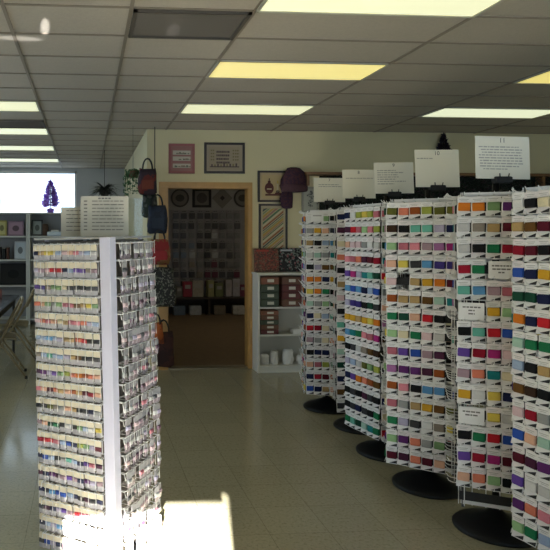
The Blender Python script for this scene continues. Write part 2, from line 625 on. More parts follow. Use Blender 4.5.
RACKS = [  # sideways, depth, turn, name of the rack in labels
    (1.700, 5.376, 12.0, 'rack with sign seven', 'farthest white wire spinner rack of thread cards, nearest the bookcase'),
    (1.788, 4.840, 14.0, 'rack with sign eight', 'white wire spinner rack of thread cards under the sign eight'),
    (1.760, 4.270, 75.0, 'rack with sign nine', 'white wire spinner rack of thread cards under the sign nine'),
    (1.775, 3.705, 36.0, 'rack with sign ten', 'white wire spinner rack of thread cards under the sign ten'),
    (1.862, 3.165, 24.0, 'rack with sign eleven', 'white wire spinner rack of thread cards with price cards, under the sign eleven'),
    (1.945, 2.640, 75.0, 'rack at right edge', 'nearest white wire spinner rack of thread cards, cut off by the right edge'),
]

G_ROWS = {
    3: ['olive,coral,rust,lime,olive,olive', 'dark brown,black,mint,mint,lavender,navy', 'pale green,rose,pink,mauve,orchid,magenta',
        'peach,yellow,charcoal,sky blue,indigo,indigo', 'pale pink,-,tan,gold,orange,maroon', 'rust,tan,tan,brown,pale mint,teal',
        'green,dark green,peach,red,black,-', 'pale green,cream,green,pale pink,pale grey,-', 'rose,violet,blue,mauve,plum,-',
        'orchid,purple,purple,plum,rust,-', 'rust,pink,black,sky blue,sky blue,-', 'rose,grey,tan,gold,brown,olive',
        'green,lavender,charcoal,white,taupe,yellow', 'pale green,purple,coral,grey,sage,-', 'maroon,plum,coral,maroon,peach,-'],
    4: ['orange,orange,sage,purple,violet,plum', 'pale grey,taupe,tan,maroon,brown,tan', 'pale grey,black,green,crimson,maroon,red',
        'crimson,green,=,=,blue,navy', 'mint,sky blue,mauve,rose,dark green,black', '=,=,gold,pale green,orange,navy',
        'black,mint,red,blue,pale mint,green', 'violet,crimson,magenta,pale pink,tan,gold', 'mauve,coral,teal,cream,pale blue,navy',
        'gold,white,yellow,navy,tan,brown', '=,=,yellow,pale grey,pale pink,maroon', 'black,green,red,blue,coral,mint',
        'violet,crimson,magenta,maroon,plum,lime', 'peach,coral,pale green,black,violet,white', '-,-,-,-,-,-'],
    5: ['white,black,cream,tan,brown,black', 'tan,brown,maroon,black,brown,tan', 'crimson,maroon,black,red,plum,rose', 'blue,navy,gold,yellow,orange,red',
        'dark green,dark green,navy,black,green,mint', 'orange,navy,red,crimson,maroon,black', 'pale mint,green,green,orange,coral,gold',
        'pale blue,black,tan,orange,rust,brown', 'brown,dark brown,black,teal,magenta,pink', 'pale pink,crimson,grey,taupe,green,sage',
        'blue,peach,pale mint,teal,mint,green', 'maroon,plum,purple,lime,yellow,cream', 'violet,white,pale grey,cream,sky blue,blue',
        'purple,coral,pink,lavender,blue,navy', 'pale green,green,pale blue,plum,sage,teal'],
    0: ['white,black,pale green,black,white,pale green', 'grey,gold,peach,charcoal,black,crimson', 'tan,black,pale blue,sky blue,teal,maroon',
        'pale grey,pale mint,grey,teal,teal,black', 'black,lavender,brown,brown,black,dark brown', 'orange,orange,navy,gold,tan,tan',
        'yellow,orange,green,black,plum,pink', 'pale mint,grey,pale green,dark green,plum,maroon', 'navy,cream,pale blue,mint,black,orchid',
        'red,crimson,cream,black,pale pink,magenta', 'mauve,grey,cream,orange,tan,rust', 'black,navy,navy,pale grey,charcoal,grey',
        'peach,rose,lime,green,black,navy', 'navy,crimson,maroon,rust,crimson,brown', 'blue,navy,tan,peach,sky blue,blue'],
    1: ['navy,charcoal,white,pale green,lime,gold', 'plum,black,red,pink,green,rose', 'cream,brown,peach,pale pink,grey,taupe',
        'coral,mint,pink,rose,coral,maroon', 'black,plum,magenta,violet,teal,green', 'tan,orange,sky blue,blue,navy,teal',
        'pale pink,lavender,indigo,navy,black,green', 'black,plum,gold,tan,yellow,brown', 'mint,sky blue,green,teal,pink,red',
        'gold,black,taupe,rust,brown,grey', 'pale mint,lavender,lavender,sage,olive,tan', 'dark green,black,navy,orange,coral,rust',
        'navy,black,violet,orange,coral,rust', 'brown,orange,cream,pale grey,blue,navy', 'charcoal,black,grey,mint,teal,green'],
    2: ['navy,white,lime,yellow,lime,rose', 'plum,red,rose,pale green,pink,lime', 'peach,pale pink,pale pink,grey,white,pale grey',
        'pink,rose,coral,plum,maroon,crimson', 'violet,magenta,lavender,teal,mint,dark green', 'sky blue,blue,sky blue,navy,pale blue,blue',
        'lavender,indigo,indigo,black,dark green,charcoal', 'gold,gold,tan,gold,yellow,orange', 'sky blue,teal,green,pink,rose,magenta',
        'black,charcoal,pale grey,taupe,brown,dark brown', 'lavender,pale blue,pale grey,olive,sage,lime', 'navy,violet,orange,coral,rust,brown',
        'black,charcoal,black,plum,charcoal,black', 'black,charcoal,navy,charcoal,black,green', 'green,mint,dark green,pale mint,teal,green'],
}
allc = [c for c in PAL]
card_root = None
stuff = MB()
STUFF_M = [M_CARD, M_BLACKM, M_INKL] + [THM[c] for c in PAL]
CI = {c: 3 + i for i, c in enumerate(PAL)}


def face_matrix(rk, side):
    """matrix of one side of a rack: x along the side, -y outwards"""
    X, D, th = RACKS[rk][:3]
    x, y = c2w(X, D)
    ang = -math.radians(th) - YAW + side * PI / 2
    return Matrix.Translation((x, y, 0)) @ Matrix.Rotation(ang, 4, 'Z') @ Matrix.Translation((0, -W_, 0))


SIGNPX = {0: 329, 1: 358.5, 2: 393.5, 3: 436.5, 4: 501}
VIS = {5: [0, 1, 2], 4: [0, 1, 2, 3], 3: range(6), 2: range(6), 1: [0, 1]}
n_ind = 0
rng = random.Random(11)
for rk, (X, D, th, nm, lb) in enumerate(RACKS):
    x, y = c2w(X, D)
    e = empty('spinner_rack', (x, y, 0), -math.radians(th) - YAW, lb, 'display rack', 'white wire thread spinner racks')
    for nme, me in (('round_base', BASE), ('pole', POLE), ('top_plate', CAPM)):
        o = bpy.data.objects.new(nme, me)
        COL.objects.link(o)
        o.parent = e
        if nme == 'pole':
            pole_o = o
    o = bpy.data.objects.new('sign_clip', CLIP)
    COL.objects.link(o)
    o.parent = pole_o
    o.rotation_euler = (0, 0, math.radians(th))
    o.location = tuple(Matrix.Rotation(math.radians(th), 3, 'Z') @ Vector(((SIGNPX[rk] - PX) / FOC * D - X, 0, 0))) if rk in SIGNPX else (0, 0, 0)
    for s in range(4):
        o = bpy.data.objects.new('wire_panel', PANEL)
        COL.objects.link(o)
        o.parent = e
        o.matrix_local = Matrix.Rotation(s * PI / 2, 4, 'Z') @ Matrix.Translation((0, -W_, 0))
        o = bpy.data.objects.new('corner_post', POST)
        COL.objects.link(o)
        o.parent = e
        q = W_ - .03
        o.location = ((-q, -q, 0), (q, -q, 0), (q, q, 0), (-q, q, 0))[s]
    for s in range(4):
        FM = face_matrix(rk, s)
        nrow = 14 if rk == 4 else 15
        for r in range(nrow):
            row = G_ROWS[rk][r].split(',') if s == 0 else [rng.choice(allc) for _ in range(6)]
            for c in range(NCOL):
                cc = row[c]
                if cc in '-=':
                    continue
                if s != 0 and (rng.random() < .12 or (s == 3 and rk in (1, 4))):
                    continue
                lx = (c - (NCOL - 1) / 2) * PIT + rng.uniform(-.002, .002)
                lz = ZTOP - ROWP * r + rng.uniform(-.002, .002)
                M = FM @ Matrix.Translation((lx, -.006 + rng.uniform(-.003, .002), lz)) @ Matrix.Rotation(rng.uniform(-.05, .05), 4, 'Y') @ Matrix.Rotation(rng.uniform(-.08, .08), 4, 'Z')
                if s == 0 and c in VIS.get(rk, []):
                    label = '%s thread on a white card, %s column, %s row, %s' % (cc, ORD[c], ORD[r], nm)
                    if card_root is None:
                        o = bpy.data.objects.new('hanging_thread_card', card_meshes['a'])
                        COL.objects.link(o)
                        t = bpy.data.objects.new('wound_thread', thread_meshes[cc])
                        COL.objects.link(t)
                        t.parent = o
                        o.matrix_world = M
                        tag(o, label, 'thread card', 'thread cards on the spinner racks')
                        card_root = o
                    else:
                        o = dup(card_root, M, label)
                        o.children[0].data = thread_meshes[cc]
                        o.data = card_meshes['a' if rng.random() < .7 else 'b']
                    n_ind += 1
                else:
                    sub = MB()
                    card_shape(sub, M=M)
                    stuff.add(sub.v, sub.f)
                    del stuff.mi[-len(sub.f):]
                    stuff.mi += [{0: 0, 1: CI[cc], 2: 1, 3: 2}[i] for i in sub.mi]
print('thread cards', n_ind)
tag(stuff.build('hanging_thread_cards', STUFF_M), 'remaining white thread cards hanging on the farther and turned sides of the spinner racks',
    'thread cards', None, 'stuff')

# price cards on the rack with sign eleven
for (r, c0, lines, lb) in ((3, 2, (.9, .85, .3), 'upper right'), (5, 0, (.85, .3, .3), 'middle'), (10, 0, (.85, .6), 'lower')):
    FM = face_matrix(4, 0)
    lx = (c0 + .5 - (NCOL - 1) / 2) * PIT
    z = ZTOP - ROWP * r
    M = FM @ Matrix.Translation((lx, -.022, z + .004))
    o = MB().box(-.055, .055, -.001, .001, -.046, .038).build('hanging_price_card', M_CARD, M=M)
    tag(o, '%s white price card with printed lines on the rack with sign eleven' % lb, 'price card', 'price cards on the rack with sign eleven')
    t = MB()
    for i, wv in enumerate(lines):
        zz = .016 - i * .016
        xx = -.045 * wv
        while xx < .045 * wv:
            L = min(rng.uniform(.008, .02), .045 * wv - xx)
            t.box(xx, xx + L, -.0018, -.001, zz - .0035, zz + .0035)
            xx += L + .003
    t.build('printed_lines', M_INK, o)
# small white price card at the top of the farthest rack
M = face_matrix(0, 0) @ Matrix.Translation((-.10, -.03, ZTOP + .012))
o = MB().box(-.05, .05, -.001, .001, -.035, .045).build('hanging_price_card', M_CARD, M=M)
tag(o, 'small white price card at the top of the rack with sign seven', 'price card', 'price cards')
MB().box(-.035, .035, -.0018, -.001, .006, .017).build('printed_lines', M_INKL, o)


def text_obj(s, size, parent, loc, m, name='number'):
    cu = bpy.data.curves.new(name, 'FONT')
    cu.body = s
    cu.size = size
    cu.align_x = 'CENTER'
    cu.extrude = .0003
    cu.materials.append(m)
    o = bpy.data.objects.new(name, cu)
    me = bpy.data.meshes.new_from_object(o)
    me.name = name
    bpy.data.objects.remove(o)
    o = bpy.data.objects.new(name, me)
    COL.objects.link(o)
    o.parent = parent
    o.location = loc
    o.rotation_euler = (PI / 2, 0, 0)
    return o


SIGNS = [  # rack, px, roll, width, height, number, text lines (start, end as share of the width, drop)
    (0, 329, .5, .27, .21, '7', [(.15, .8, .28), (.15, .9, .36)]),
    (1, 358.5, .0, .255, .225, '8', [(.1, .95, .3)]),
    (2, 393.5, -.5, .27, .215, '9', [(.08, .55, .26), (.08, .75, .33), (.08, .6, .4), (.08, .62, .47), (.08, .55, .54), (.08, .8, .61), (.08, .5, .69)]),
    (3, 436.5, .0, .262, .225, '10', [(.04, .4, .235)]),
    (4, 501, 1.2, .275, .218, '11', [(.06, .8, .25), (.1, .86, .315), (.12, .86, .38), (.06, .85, .445), (.06, .86, .51), (.08, .86, .575), (.08, .88, .64), (.08, .8, .705), (.14, .6, .77)]),
]
NUMW = {'7': 'seven', '8': 'eight', '9': 'nine', '10': 'ten', '11': 'eleven'}
for rk, px, roll, ww, hh, num, lines in SIGNS:
    X, D = RACKS[rk][:2]
    Xs = (px - PX) / FOC * D
    x, y = c2w(Xs, D - .016)
    M = Matrix.Translation((x, y, 1.785)) @ Matrix.Rotation(-YAW, 4, 'Z') @ Matrix.Rotation(math.radians(-4), 4, 'X') @ Matrix.Rotation(math.radians(roll), 4, 'Y')
    o = MB().box(-ww / 2, ww / 2, -.0012, .0012, 0, hh).build('hanging_sign_card', M_PAPER, M=M)
    tag(o, 'white paper sign numbered %s clipped above its spinner rack' % NUMW[num], 'sign', 'numbered paper signs above the racks')
    t = MB()
    for a, b, dz in lines:
        xx = -ww / 2 + a * ww
        z = hh * (1 - dz)
        while xx < -ww / 2 + b * ww:
            L = min(rng.uniform(.008, .03), -ww / 2 + b * ww - xx)
            hgt = rng.uniform(.0024, .0034)
            t.box(xx, xx + L, -.002, -.001, z - hgt, z + hgt)
            xx += L + .0045
    t.build('printed_lines', M_INKL, o)
    text_obj(num, .034, o, (0, -.0018, hh * .855), M_INK)

# ================================================================== REVOLVING PACKET DISPLAY (near left)
LX, LD = -.066, 2.75           # its corner nearest the camera
S_ = .42
u = Vector((-.87, .49))        # along the left side, away from the corner
u.normalize()
v = Vector((.49, .87))
v.normalize()
cX, cD = LX + (u.x + v.x) * S_ / 2, LD + (u.y + v.y) * S_ / 2
x, y = c2w(cX, cD)
ang = math.atan2(-u.y, -u.x) - YAW          # local x runs along the left side towards the camera corner
LEAN = Matrix.Rotation(math.radians(-1.3), 4, (CA * 0 + SA, CA, 0))
LM0 = Matrix.Translation((x, y, 0)) @ LEAN @ Matrix.Rotation(ang, 4, 'Z')
e = empty('revolving_packet_display', M=LM0, label='tall square revolving display of hanging packets with white corner strips, near left', cat='display rack')
h = S_ / 2
TOPZ = 1.485
NR, RP = 18, .0795
Z1 = TOPZ - .055
MB().lathe([(.20, .0), (.20, .012), (.18, .02), (.06, .03), (.03, .04)], n=36).build('round_base', M_BLACK, e)
MB().lathe([(.02, .05), (.02, TOPZ + .01)], n=12).build('pole', M_ALU, e)
MB().box(-h + .002, h - .002, -h + .002, h - .002, TOPZ - .004, TOPZ + .006).build('top_plate', mat('clear_grey_plastic', (.5, .49, .46), .25), e)
for sx, sy in ((1, -1), (-1, -1), (1, 1), (-1, 1)):
    b = MB()
    t = .027 if (sx, sy) == (1, -1) else .008
    cxp, cyp = sx * (h - .014), sy * (h - .014)
    if t < .02:
        cxp, cyp = sx * (h - .045), sy * (h - .045)
    b.bbox(cxp - t, cxp + t, cyp - t, cyp + t, .035, TOPZ + .004, .002)
    b.build('corner_strip', M_WHITEPL, e)
M_BACKP = mat('smoky_back_panel', (.20, .175, .15), .6)
pm = MB().box(-h + .03, h - .03, .035, .040, .03, TOPZ - .01)
wr = MB()
for r in range(NR):
    z = Z1 - RP * r
    wr.box(-h + .035, h - .03, .028, .034, z + .028, z + .033)
    wr.tube([(-h + .04, .033, z + .036), (-h + .04, -.030, z + .030), (h - .04, -.030, z + .030), (h - .04, .033, z + .036)], .0022, 5)
    wr.tube([(-h + .04, -.030, z + .030), (-h + .04, -.036, z + .005)], .002, 4)
    for i in range(9):
        xx = -h + .05 + (2 * h - .1) * i / 8
        wr.tube([(xx, .033, z + .034), (xx, -.036, z + .031), (xx, -.040, z + .038)], .0018, 4)
        wr.tube([(xx + .012, -.030, z + .030), (xx + .012, -.031, z - .026)], .0013, 4)
PMESH = pm.mesh('back_panel', [M_BACKP])
WMESH = wr.mesh('wire_hooks', [M_WIRE])
for s in range(4):
    for nme, me in (('back_panel', PMESH), ('wire_hooks', WMESH)):
        o = bpy.data.objects.new(nme, me)
        COL.objects.link(o)
        if nme == 'back_panel':
            o.parent = e
            o.matrix_local = Matrix.Rotation(s * PI / 2, 4, 'Z') @ Matrix.Translation((0, -h, 0))
            panel_o = o
        else:
            o.parent = panel_o

# packets
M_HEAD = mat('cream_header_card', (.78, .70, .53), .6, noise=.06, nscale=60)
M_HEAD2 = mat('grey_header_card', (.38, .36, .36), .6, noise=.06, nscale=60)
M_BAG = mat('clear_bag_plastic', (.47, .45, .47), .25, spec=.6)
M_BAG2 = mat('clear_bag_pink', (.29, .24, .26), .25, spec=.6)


def packet_mesh(mc, mh, mbag, wd):
    b = MB()
    hw = wd / 2
    # rounded header card
    b.prism([(-hw, .0), (hw, .0), (hw, .022), (hw * .6, .029), (-hw * .6, .029), (-hw, .022)][::-1], -.002, .002, 0)
    # pouch with a bulging coloured band and a flat clear tail
    def ring(z, t, k=1.0):
        return [(-hw * k, 0, z), (-hw * .7 * k, -t, z), (hw * .7 * k, -t, z), (hw * k, 0, z), (hw * .7 * k, t * .5, z), (-hw * .7 * k, t * .5, z)]
    b.loft([ring(0, .002), ring(-.004, .008), ring(-.014, .009), ring(-.019, .006)], 1)
    b.loft([ring(-.019, .006), ring(-.030, .004, .98), ring(-.043, .0015, .95)], 2)
    return b.mesh('hanging_packet', [mh, mc, mbag])


PC = {c: mat('beads_' + c.replace(' ', '_'), tuple(min(1, .85 * q + .02) for q in PAL[c]), .35) for c in PAL}
pk = {}


def get_packet(c, side):
    if (c, side) not in pk:
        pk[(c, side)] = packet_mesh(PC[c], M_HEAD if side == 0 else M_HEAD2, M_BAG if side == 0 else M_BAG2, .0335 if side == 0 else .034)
    return pk[(c, side)]


BROWS_ = ['navy,tan,yellow,yellow,pale blue,pale pink,peach,pink,lavender,pale blue,pale grey', 'lavender,mauve,pale pink,red,red,navy,pale blue,violet,violet,taupe,mauve',
         'violet,indigo,taupe,sage,sage,cream,black,black,black,charcoal,charcoal', 'coral,peach,sage,grey,sage,rose,rose,brown,tan,yellow,sage',
         'pale pink,coral,rose,peach,cream,tan,rose,pink,coral,lavender,pale blue', 'pale blue,pale blue,sky blue,pale blue,lavender,tan,tan,coral,red,black,charcoal',
         'taupe,pale blue,mint,pale blue,pale blue,lavender,tan,brown,black,charcoal,charcoal', 'plum,purple,lavender,violet,sage,lime,coral,orange,rust,coral,peach',
         'pink,peach,maroon,coral,tan,peach,rust,tan,maroon,crimson,peach', 'black,charcoal,olive,taupe,grey,peach,tan,black,charcoal,navy,grey',
         'mauve,peach,dark green,green,charcoal,white,black,sage,pale blue,white,yellow', 'crimson,red,red,rose,pale blue,blue,navy,lime,sage,lavender,maroon',
         'navy,blue,pale blue,charcoal,grey,mint,pale blue,navy,violet,rose,plum', 'plum,navy,purple,plum,mauve,violet,mauve,navy,purple,lavender,mauve',
         'navy,charcoal,sky blue,blue,blue,pale blue,navy,black,plum,charcoal,navy', 'charcoal,plum,navy,lavender,violet,mauve,red,rose,pink,coral,taupe',
         'navy,pale blue,lavender,sky blue,pale grey,mauve,pink,pale blue,grey,navy,violet']
BROWS = BROWS_ + ['charcoal,blue,lavender,navy,mauve,plum,pale blue,rose,grey,white,navy']
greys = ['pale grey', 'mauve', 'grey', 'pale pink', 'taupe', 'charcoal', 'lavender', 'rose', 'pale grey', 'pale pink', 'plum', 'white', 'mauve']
p_root = None
pst = MB()
PST_M = []
for side, ncol, nm in ((0, 11, 'left side'), (1, 9, 'right side')):
    for r in range(NR):
        row = BROWS[r].split(',') if side == 0 else [rng.choice(greys) for _ in range(9)]
        for c in range(ncol):
            span = 2 * h - (.062 if side == 0 else .078)
            lx = -span / 2 + span * (c + .5) / ncol + rng.uniform(-.0015, .0015)
            if side == 0:
                lx -= .020
            z = Z1 - RP * r + rng.uniform(-.0015, .0015)
            yy = -.012 - (rng.choice([0, .004, .008]) if side == 0 else rng.choice([0, .01, .02]))
            M = LM0 @ Matrix.Rotation(side * PI / 2, 4, 'Z') @ Matrix.Translation((lx, -h + yy, z)) @ Matrix.Rotation(rng.uniform(-.06, .06), 4, 'Y') @ Matrix.Rotation(rng.uniform(-.12, .12), 4, 'Z')
            lb = '%s hanging packet, %s from left, %s row, %s of near display' % (row[c], ORD[c], ORD[r], nm)
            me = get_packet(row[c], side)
            if side == 1:
                M = M @ Matrix.Translation((.018, 0, 0))
            if side == 1 and c >= 6:
                b0 = len(PST_M)
                for q in me.materials:
                    PST_M.append(q)
                pst.add([M @ q.co for q in me.vertices], [tuple(q.vertices) for q in me.polygons])
                del pst.mi[-len(me.polygons):]
                pst.mi += [b0 + q.material_index for q in me.polygons]
                continue
            if p_root is None:
                p_root = bpy.data.objects.new('hanging_packet', me)
                COL.objects.link(p_root)
                p_root.matrix_world = M
                tag(p_root, lb, 'packet', 'packets on the near revolving display')
            else:
                o = p_root.copy()
                COL.objects.link(o)
                o.matrix_world = M
                o.data = me
                o['label'] = lb

uniq = []
remap = []
for q in PST_M:
    if q not in uniq:
        uniq.append(q)
    remap.append(uniq.index(q))
pst.mi = [remap[i] for i in pst.mi]
tag(pst.build('hanging_packets', uniq), 'remaining grey and pink packets at the far end of the near display right side', 'packets', None, 'stuff')

# paper lists and acrylic holder on top
def top_sheet(px0, px1, py0, py1, D, lb, title, nlines):
    a, b = at(px0, py1, D), at(px1, py0, D)
    cx, cy = (a.x + b.x) / 2, (a.y + b.y) / 2
    ww, hh = (px1 - px0) / FOC * D, (py1 - py0) / FOC * D
    zb = TOPZ + .008
    M = Matrix.Translation((cx, cy, zb)) @ Matrix.Rotation(-YAW, 4, 'Z') @ Matrix.Rotation(-.03, 4, 'X')
    o = MB().box(-ww / 2, ww / 2, -.001, .001, 0, hh).build('hanging_list_sheet', mat('aged_list_paper', (.56, .53, .44), .8), M=M)
    tag(o, lb, 'sign', 'paper lists on the near display')
    t = MB()
    for i in range(nlines):
        z = hh * (.88 - .80 * i / nlines)
        xx = -ww * .26
        if title:
            t.box(-ww * .43, -ww * .36, -.0016, -.0009, z - .0026, z + .0026)
        while xx < ww * .40:
            L = min(rng.uniform(.012, .035), ww * .40 - xx)
            t.box(xx, xx + L, -.0016, -.0009, z - .0020, z + .0020)
            xx += L + .004
    if title:
        for i in range(4):
            t.box(-.03 + i * .016, -.018 + i * .016, -.0016, -.0009, hh * .93, hh * .965)
    t.build('printed_lines', M_INK, o)


top_sheet(80.5, 128.5, 195, 235.3, 2.95, 'large cream list sheet of printed lines standing on the near display', True, 9)
top_sheet(61, 83, 206, 235.3, 3.02, 'small cream list sheet standing behind the large one', False, 6)
a = at(113, 235, 3.02)
M = Matrix.Translation((a.x, a.y, TOPZ + .008)) @ Matrix.Rotation(-YAW + .5, 4, 'Z')
b = MB().box(.0, .15, -.03, -.027, 0, .19).box(.0, .15, .05, .053, 0, .19).box(.147, .15, -.03, .053, 0, .19).box(.0, .003, -.03, .053, 0, .19).box(0, .15, -.03, .053, 0, .003)
o = b.build('hanging_leaflet_holder', M_ACRYL, M=M)
tag(o, 'clear acrylic leaflet holder standing on the near display beside the list sheet', 'holder')

# ================================================================== PICTURES ON THE DOORWAY WALL
def picture(px0, px1, py0, py1, fm, fw, lb, board, art):
    a, b = on_plane(px0, py1, BACK), on_plane(px1, py0, BACK)
    ww, hh = b.x - a.x, b.z - a.z
    e = empty('framed_picture', ((a.x + b.x) / 2, BACK, a.z), 0, lb, 'picture')
    f = MB()
    d = .022
    f.box(-ww / 2, ww / 2, -d, -.001, 0, fw).box(-ww / 2, ww / 2, -d, -.001, hh - fw, hh)
    f.box(-ww / 2, -ww / 2 + fw, -d, -.001, fw, hh - fw).box(ww / 2 - fw, ww / 2, -d, -.001, fw, hh - fw)
    f.build('frame', fm, e)
    mb_ = MB().box(-ww / 2 + fw, ww / 2 - fw, -.010, -.002, fw, hh - fw).build('mat_board', board, e)
    t = MB()
    mats = art(t, ww, hh)
    t.build('artwork', mats, mb_)
    return e


def flat(name, c):
    return mat(name, c, .85)


def art_pink(t, w, h):
    for i, z in enumerate((.26, .50, .70)):
        t.box(-w * .34, w * .34, -.012, -.009, h * z - h * .07, h * z + h * .07, 0)
        for j in range(14):
            x = rng.uniform(-.30, .30) * w
            t.box(x, x + w * .07, -.0125, -.011, h * z - h * .05, h * z - h * .05 + rng.uniform(.02, .07) * h, 1 + j % 2)
    return [flat('pale_print_paper', (.55, .52, .42)), flat('print_green_grey', (.16, .18, .13)), flat('print_taupe', (.30, .24, .18))]


def art_sampler(t, w, h):
    t.box(-w * .39, w * .39, -.012, -.009, h * .13, h * .87, 0)
    for r in range(4):
        z = h * (.70 - r * .115)
        x = -w * .20
        while x < w * .10:
            L = rng.uniform(.02, .05) * w
            t.box(x, x + L, -.0128, -.011, z - .032 * h, z + .032 * h, 1)
            x += L + .008 * w
    for x in (-.34, -.29, .2, .26, .31):
        for i in range(4):
            t.box(w * x, w * (x + .035), -.0128, -.011, h * (.42 + i * .1), h * (.47 + i * .1), 2)
    t.box(-w * .36, w * .36, -.0128, -.011, h * .2, h * .235, 1)
    for j in range(9):
        x = w * (-.33 + j * .075)
        t.box(x, x + w * .04, -.0128, -.011, h * .235, h * rng.uniform(.28, .34), 2 if j % 2 else 1)
    return [flat('linen', (.33, .27, .19)), flat('stitch_dark', (.09, .06, .055)), flat('stitch_olive', (.20, .16, .07))]


def art_still(t, w, h):
    t.box(-w * .38, w * .38, -.012, -.009, h * .12, h * .88, 0)
    n = 16
    def disc(cx, cz, rx, rz, m, y=-.0135):
        t.prism([(cx + rx * math.cos(2 * PI * i / n), cz + rz * math.sin(2 * PI * i / n)) for i in range(n)], y, -.011, m)
    t.box(-w * .25, w * .28, -.013, -.011, h * .20, h * .26, 1)
    disc(-w * .12, h * .44, w * .15, h * .18, 1)
    t.box(-w * .165, -w * .075, -.0135, -.011, h * .56, h * .68, 1)
    t.box(-w * .135, -w * .105, -.0135, -.011, h * .68, h * .76, 2)
    t.box(-w * .2, -w * .04, -.0145, -.011, h * .40, h * .43, 3)
    t.box(w * .13, w * .19, -.0135, -.011, h * .30, h * .58, 3)
    disc(w * .16, h * .64, w * .018, h * .05, 4)
    t.box(w * .07, w * .27, -.0135, -.011, h * .25, h * .30, 1)
    disc(w * .16, h * .33, w * .06, h * .05, 2)
    return [flat('parchment', (.50, .38, .20)), flat('jug_maroon', (.10, .03, .025)), flat('jug_dark', (.05, .03, .03)), flat('candle_cream', (.58, .50, .32)), flat('flame', (.55, .38, .06))]


def art_stripes(t, w, h):
    x0, x1, z0, z1 = -w * .36, w * .36, h * .09, h * .91
    t.box(x0, x1, -.012, -.009, z0, z1, 0)
    k = 0
    s = -(x1 - x0)
    sl = .82
    while s < (z1 - z0):
        hg = rng.uniform(.012, .03)
        a, b = z0 + s, z0 + s + (x1 - x0) * sl
        p = []
        # clip the slanting band to the paper
        N = 8
        up, lo = [], []
        for i in range(N + 1):
            x = x0 + (x1 - x0) * i / N
            za = a + (b - a) * i / N
            lo.append((x, min(max(za, z0), z1)))
            up.append((x, min(max(za + hg, z0), z1)))
        for i in range(N):
            q = [lo[i], lo[i + 1], up[i + 1], up[i]]
            if up[i][1] - lo[i][1] > .001 or up[i + 1][1] - lo[i + 1][1] > .001:
                t.add([(xx, -.0128, zz) for xx, zz in q], [(0, 1, 2, 3)], 1 + k % 7)
        s += hg + rng.uniform(.004, .012)
        k += 1
    return [flat('stripe_paper', (.50, .42, .26)), flat('stripe_ochre', (.45, .28, .08)), flat('stripe_sage', (.22, .27, .14)), flat('stripe_dark', (.07, .09, .09)),
            flat('stripe_rust', (.30, .12, .06)), flat('stripe_cream', (.55, .48, .33)), flat('stripe_green', (.10, .17, .10)), flat('stripe_rose', (.33, .17, .14))]


def art_print(t, w, h):
    t.box(-w * .36, w * .36, -.012, -.009, h * .1, h * .9, 0)
    for i in range(26):
        x, z = rng.gauss(0, .10) * w, h * rng.uniform(.2, .8)
        t.box(x, x + w * .09, -.0128, -.011, z, z + h * .06, 1 + i % 2)
    return [flat('grey_print_paper', (.48, .47, .40)), flat('print_grey', (.14, .15, .14)), flat('print_midgrey', (.26, .26, .23))]


FR_DARK = mat('dark_wood_frame', (.025, .015, .012), .4)
FR_PINK = mat('dusty_pink_frame', (.30, .10, .095), .6, noise=.15, nscale=40)
picture(168.5, 194.5, 144, 173.5, FR_PINK, .028, 'pink framed print of three strips above the left of the doorway', flat('pink_board', (.33, .16, .145)), art_pink)
picture(204, 244.5, 143, 173.5, FR_DARK, .026, 'dark framed stitched sampler above the right of the doorway', flat('sampler_board', (.36, .30, .22)), art_sampler)
picture(257.5, 287.5, 171, 202, FR_DARK, .022, 'dark framed picture of a jug and candle right of the doorway', flat('still_board', (.46, .36, .22)), art_still)
picture(258.5, 287, 204, 255, FR_DARK, .022, 'tall dark framed picture of diagonal stripes above the white bookcase', flat('stripe_board', (.45, .38, .25)), art_stripes)
picture(301.5, 318, 187, 213, mat('pale_grey_frame', (.36, .35, .30), .5), .02, 'small pale grey framed print behind the farthest spinner rack', flat('grey_board', (.42, .41, .35)), art_print)

# ================================================================== WHITE BOOKCASE AND ITS GOODS
BX0, BX1 = 1.852, 2.58
BY0, BY1 = 6.62, 6.855
e = empty('white_bookcase', (BX0, BY0, 0), 0, 'low white bookcase right of the doorway holding boxes', 'bookcase')
w_, d_ = BX1 - BX0, BY1 - BY0
BH = 1.065
SH = [.075, .415, .715]
MB().box(0, .022, 0, d_, 0, BH).build('side_panel', M_WHITE, e)
MB().box(w_ - .022, w_, 0, d_, 0, BH).build('side_panel', M_WHITE, e)
MB().box(-.008, w_ + .008, -.008, d_, BH, BH + .022).build('top_board', M_WHITE, e)
for z in SH:
    MB().box(.022, w_ - .022, 0, d_ - .008, z - .018, z).build('shelf', M_WHITE, e)
MB().box(.022, w_ - .022, .01, .025, 0, SH[0] - .018).build('kick_board', M_WHITE, e)
MB().box(.022, w_ - .022, d_ - .008, d_, 0, BH).build('back_panel', mat('bookcase_back', (.50, .48, .42), .7), e)
M_LABEL = mat('box_label', (.72, .69, .6), .7)
bx_i = 0


def labelled_box(x0, z0, ww, hh, c, lb):
    global bx_i
    cn = 'box_' + c[0]
    m = mat(cn, c[1], .6, noise=.2, nscale=18)
    o = MB().bbox(0, ww, 0, .17, 0, hh, .003).build('thread_box', [m], M=TR((BX0 + x0, BY0 + .015, z0 + .002)))
    tag(o, lb, 'box', 'labelled boxes in the white bookcase')
    MB().box(ww * .36, ww * .72, -.0015, .0005, hh * .3, hh * .72).build('label_strip', M_LABEL, o)
    return o


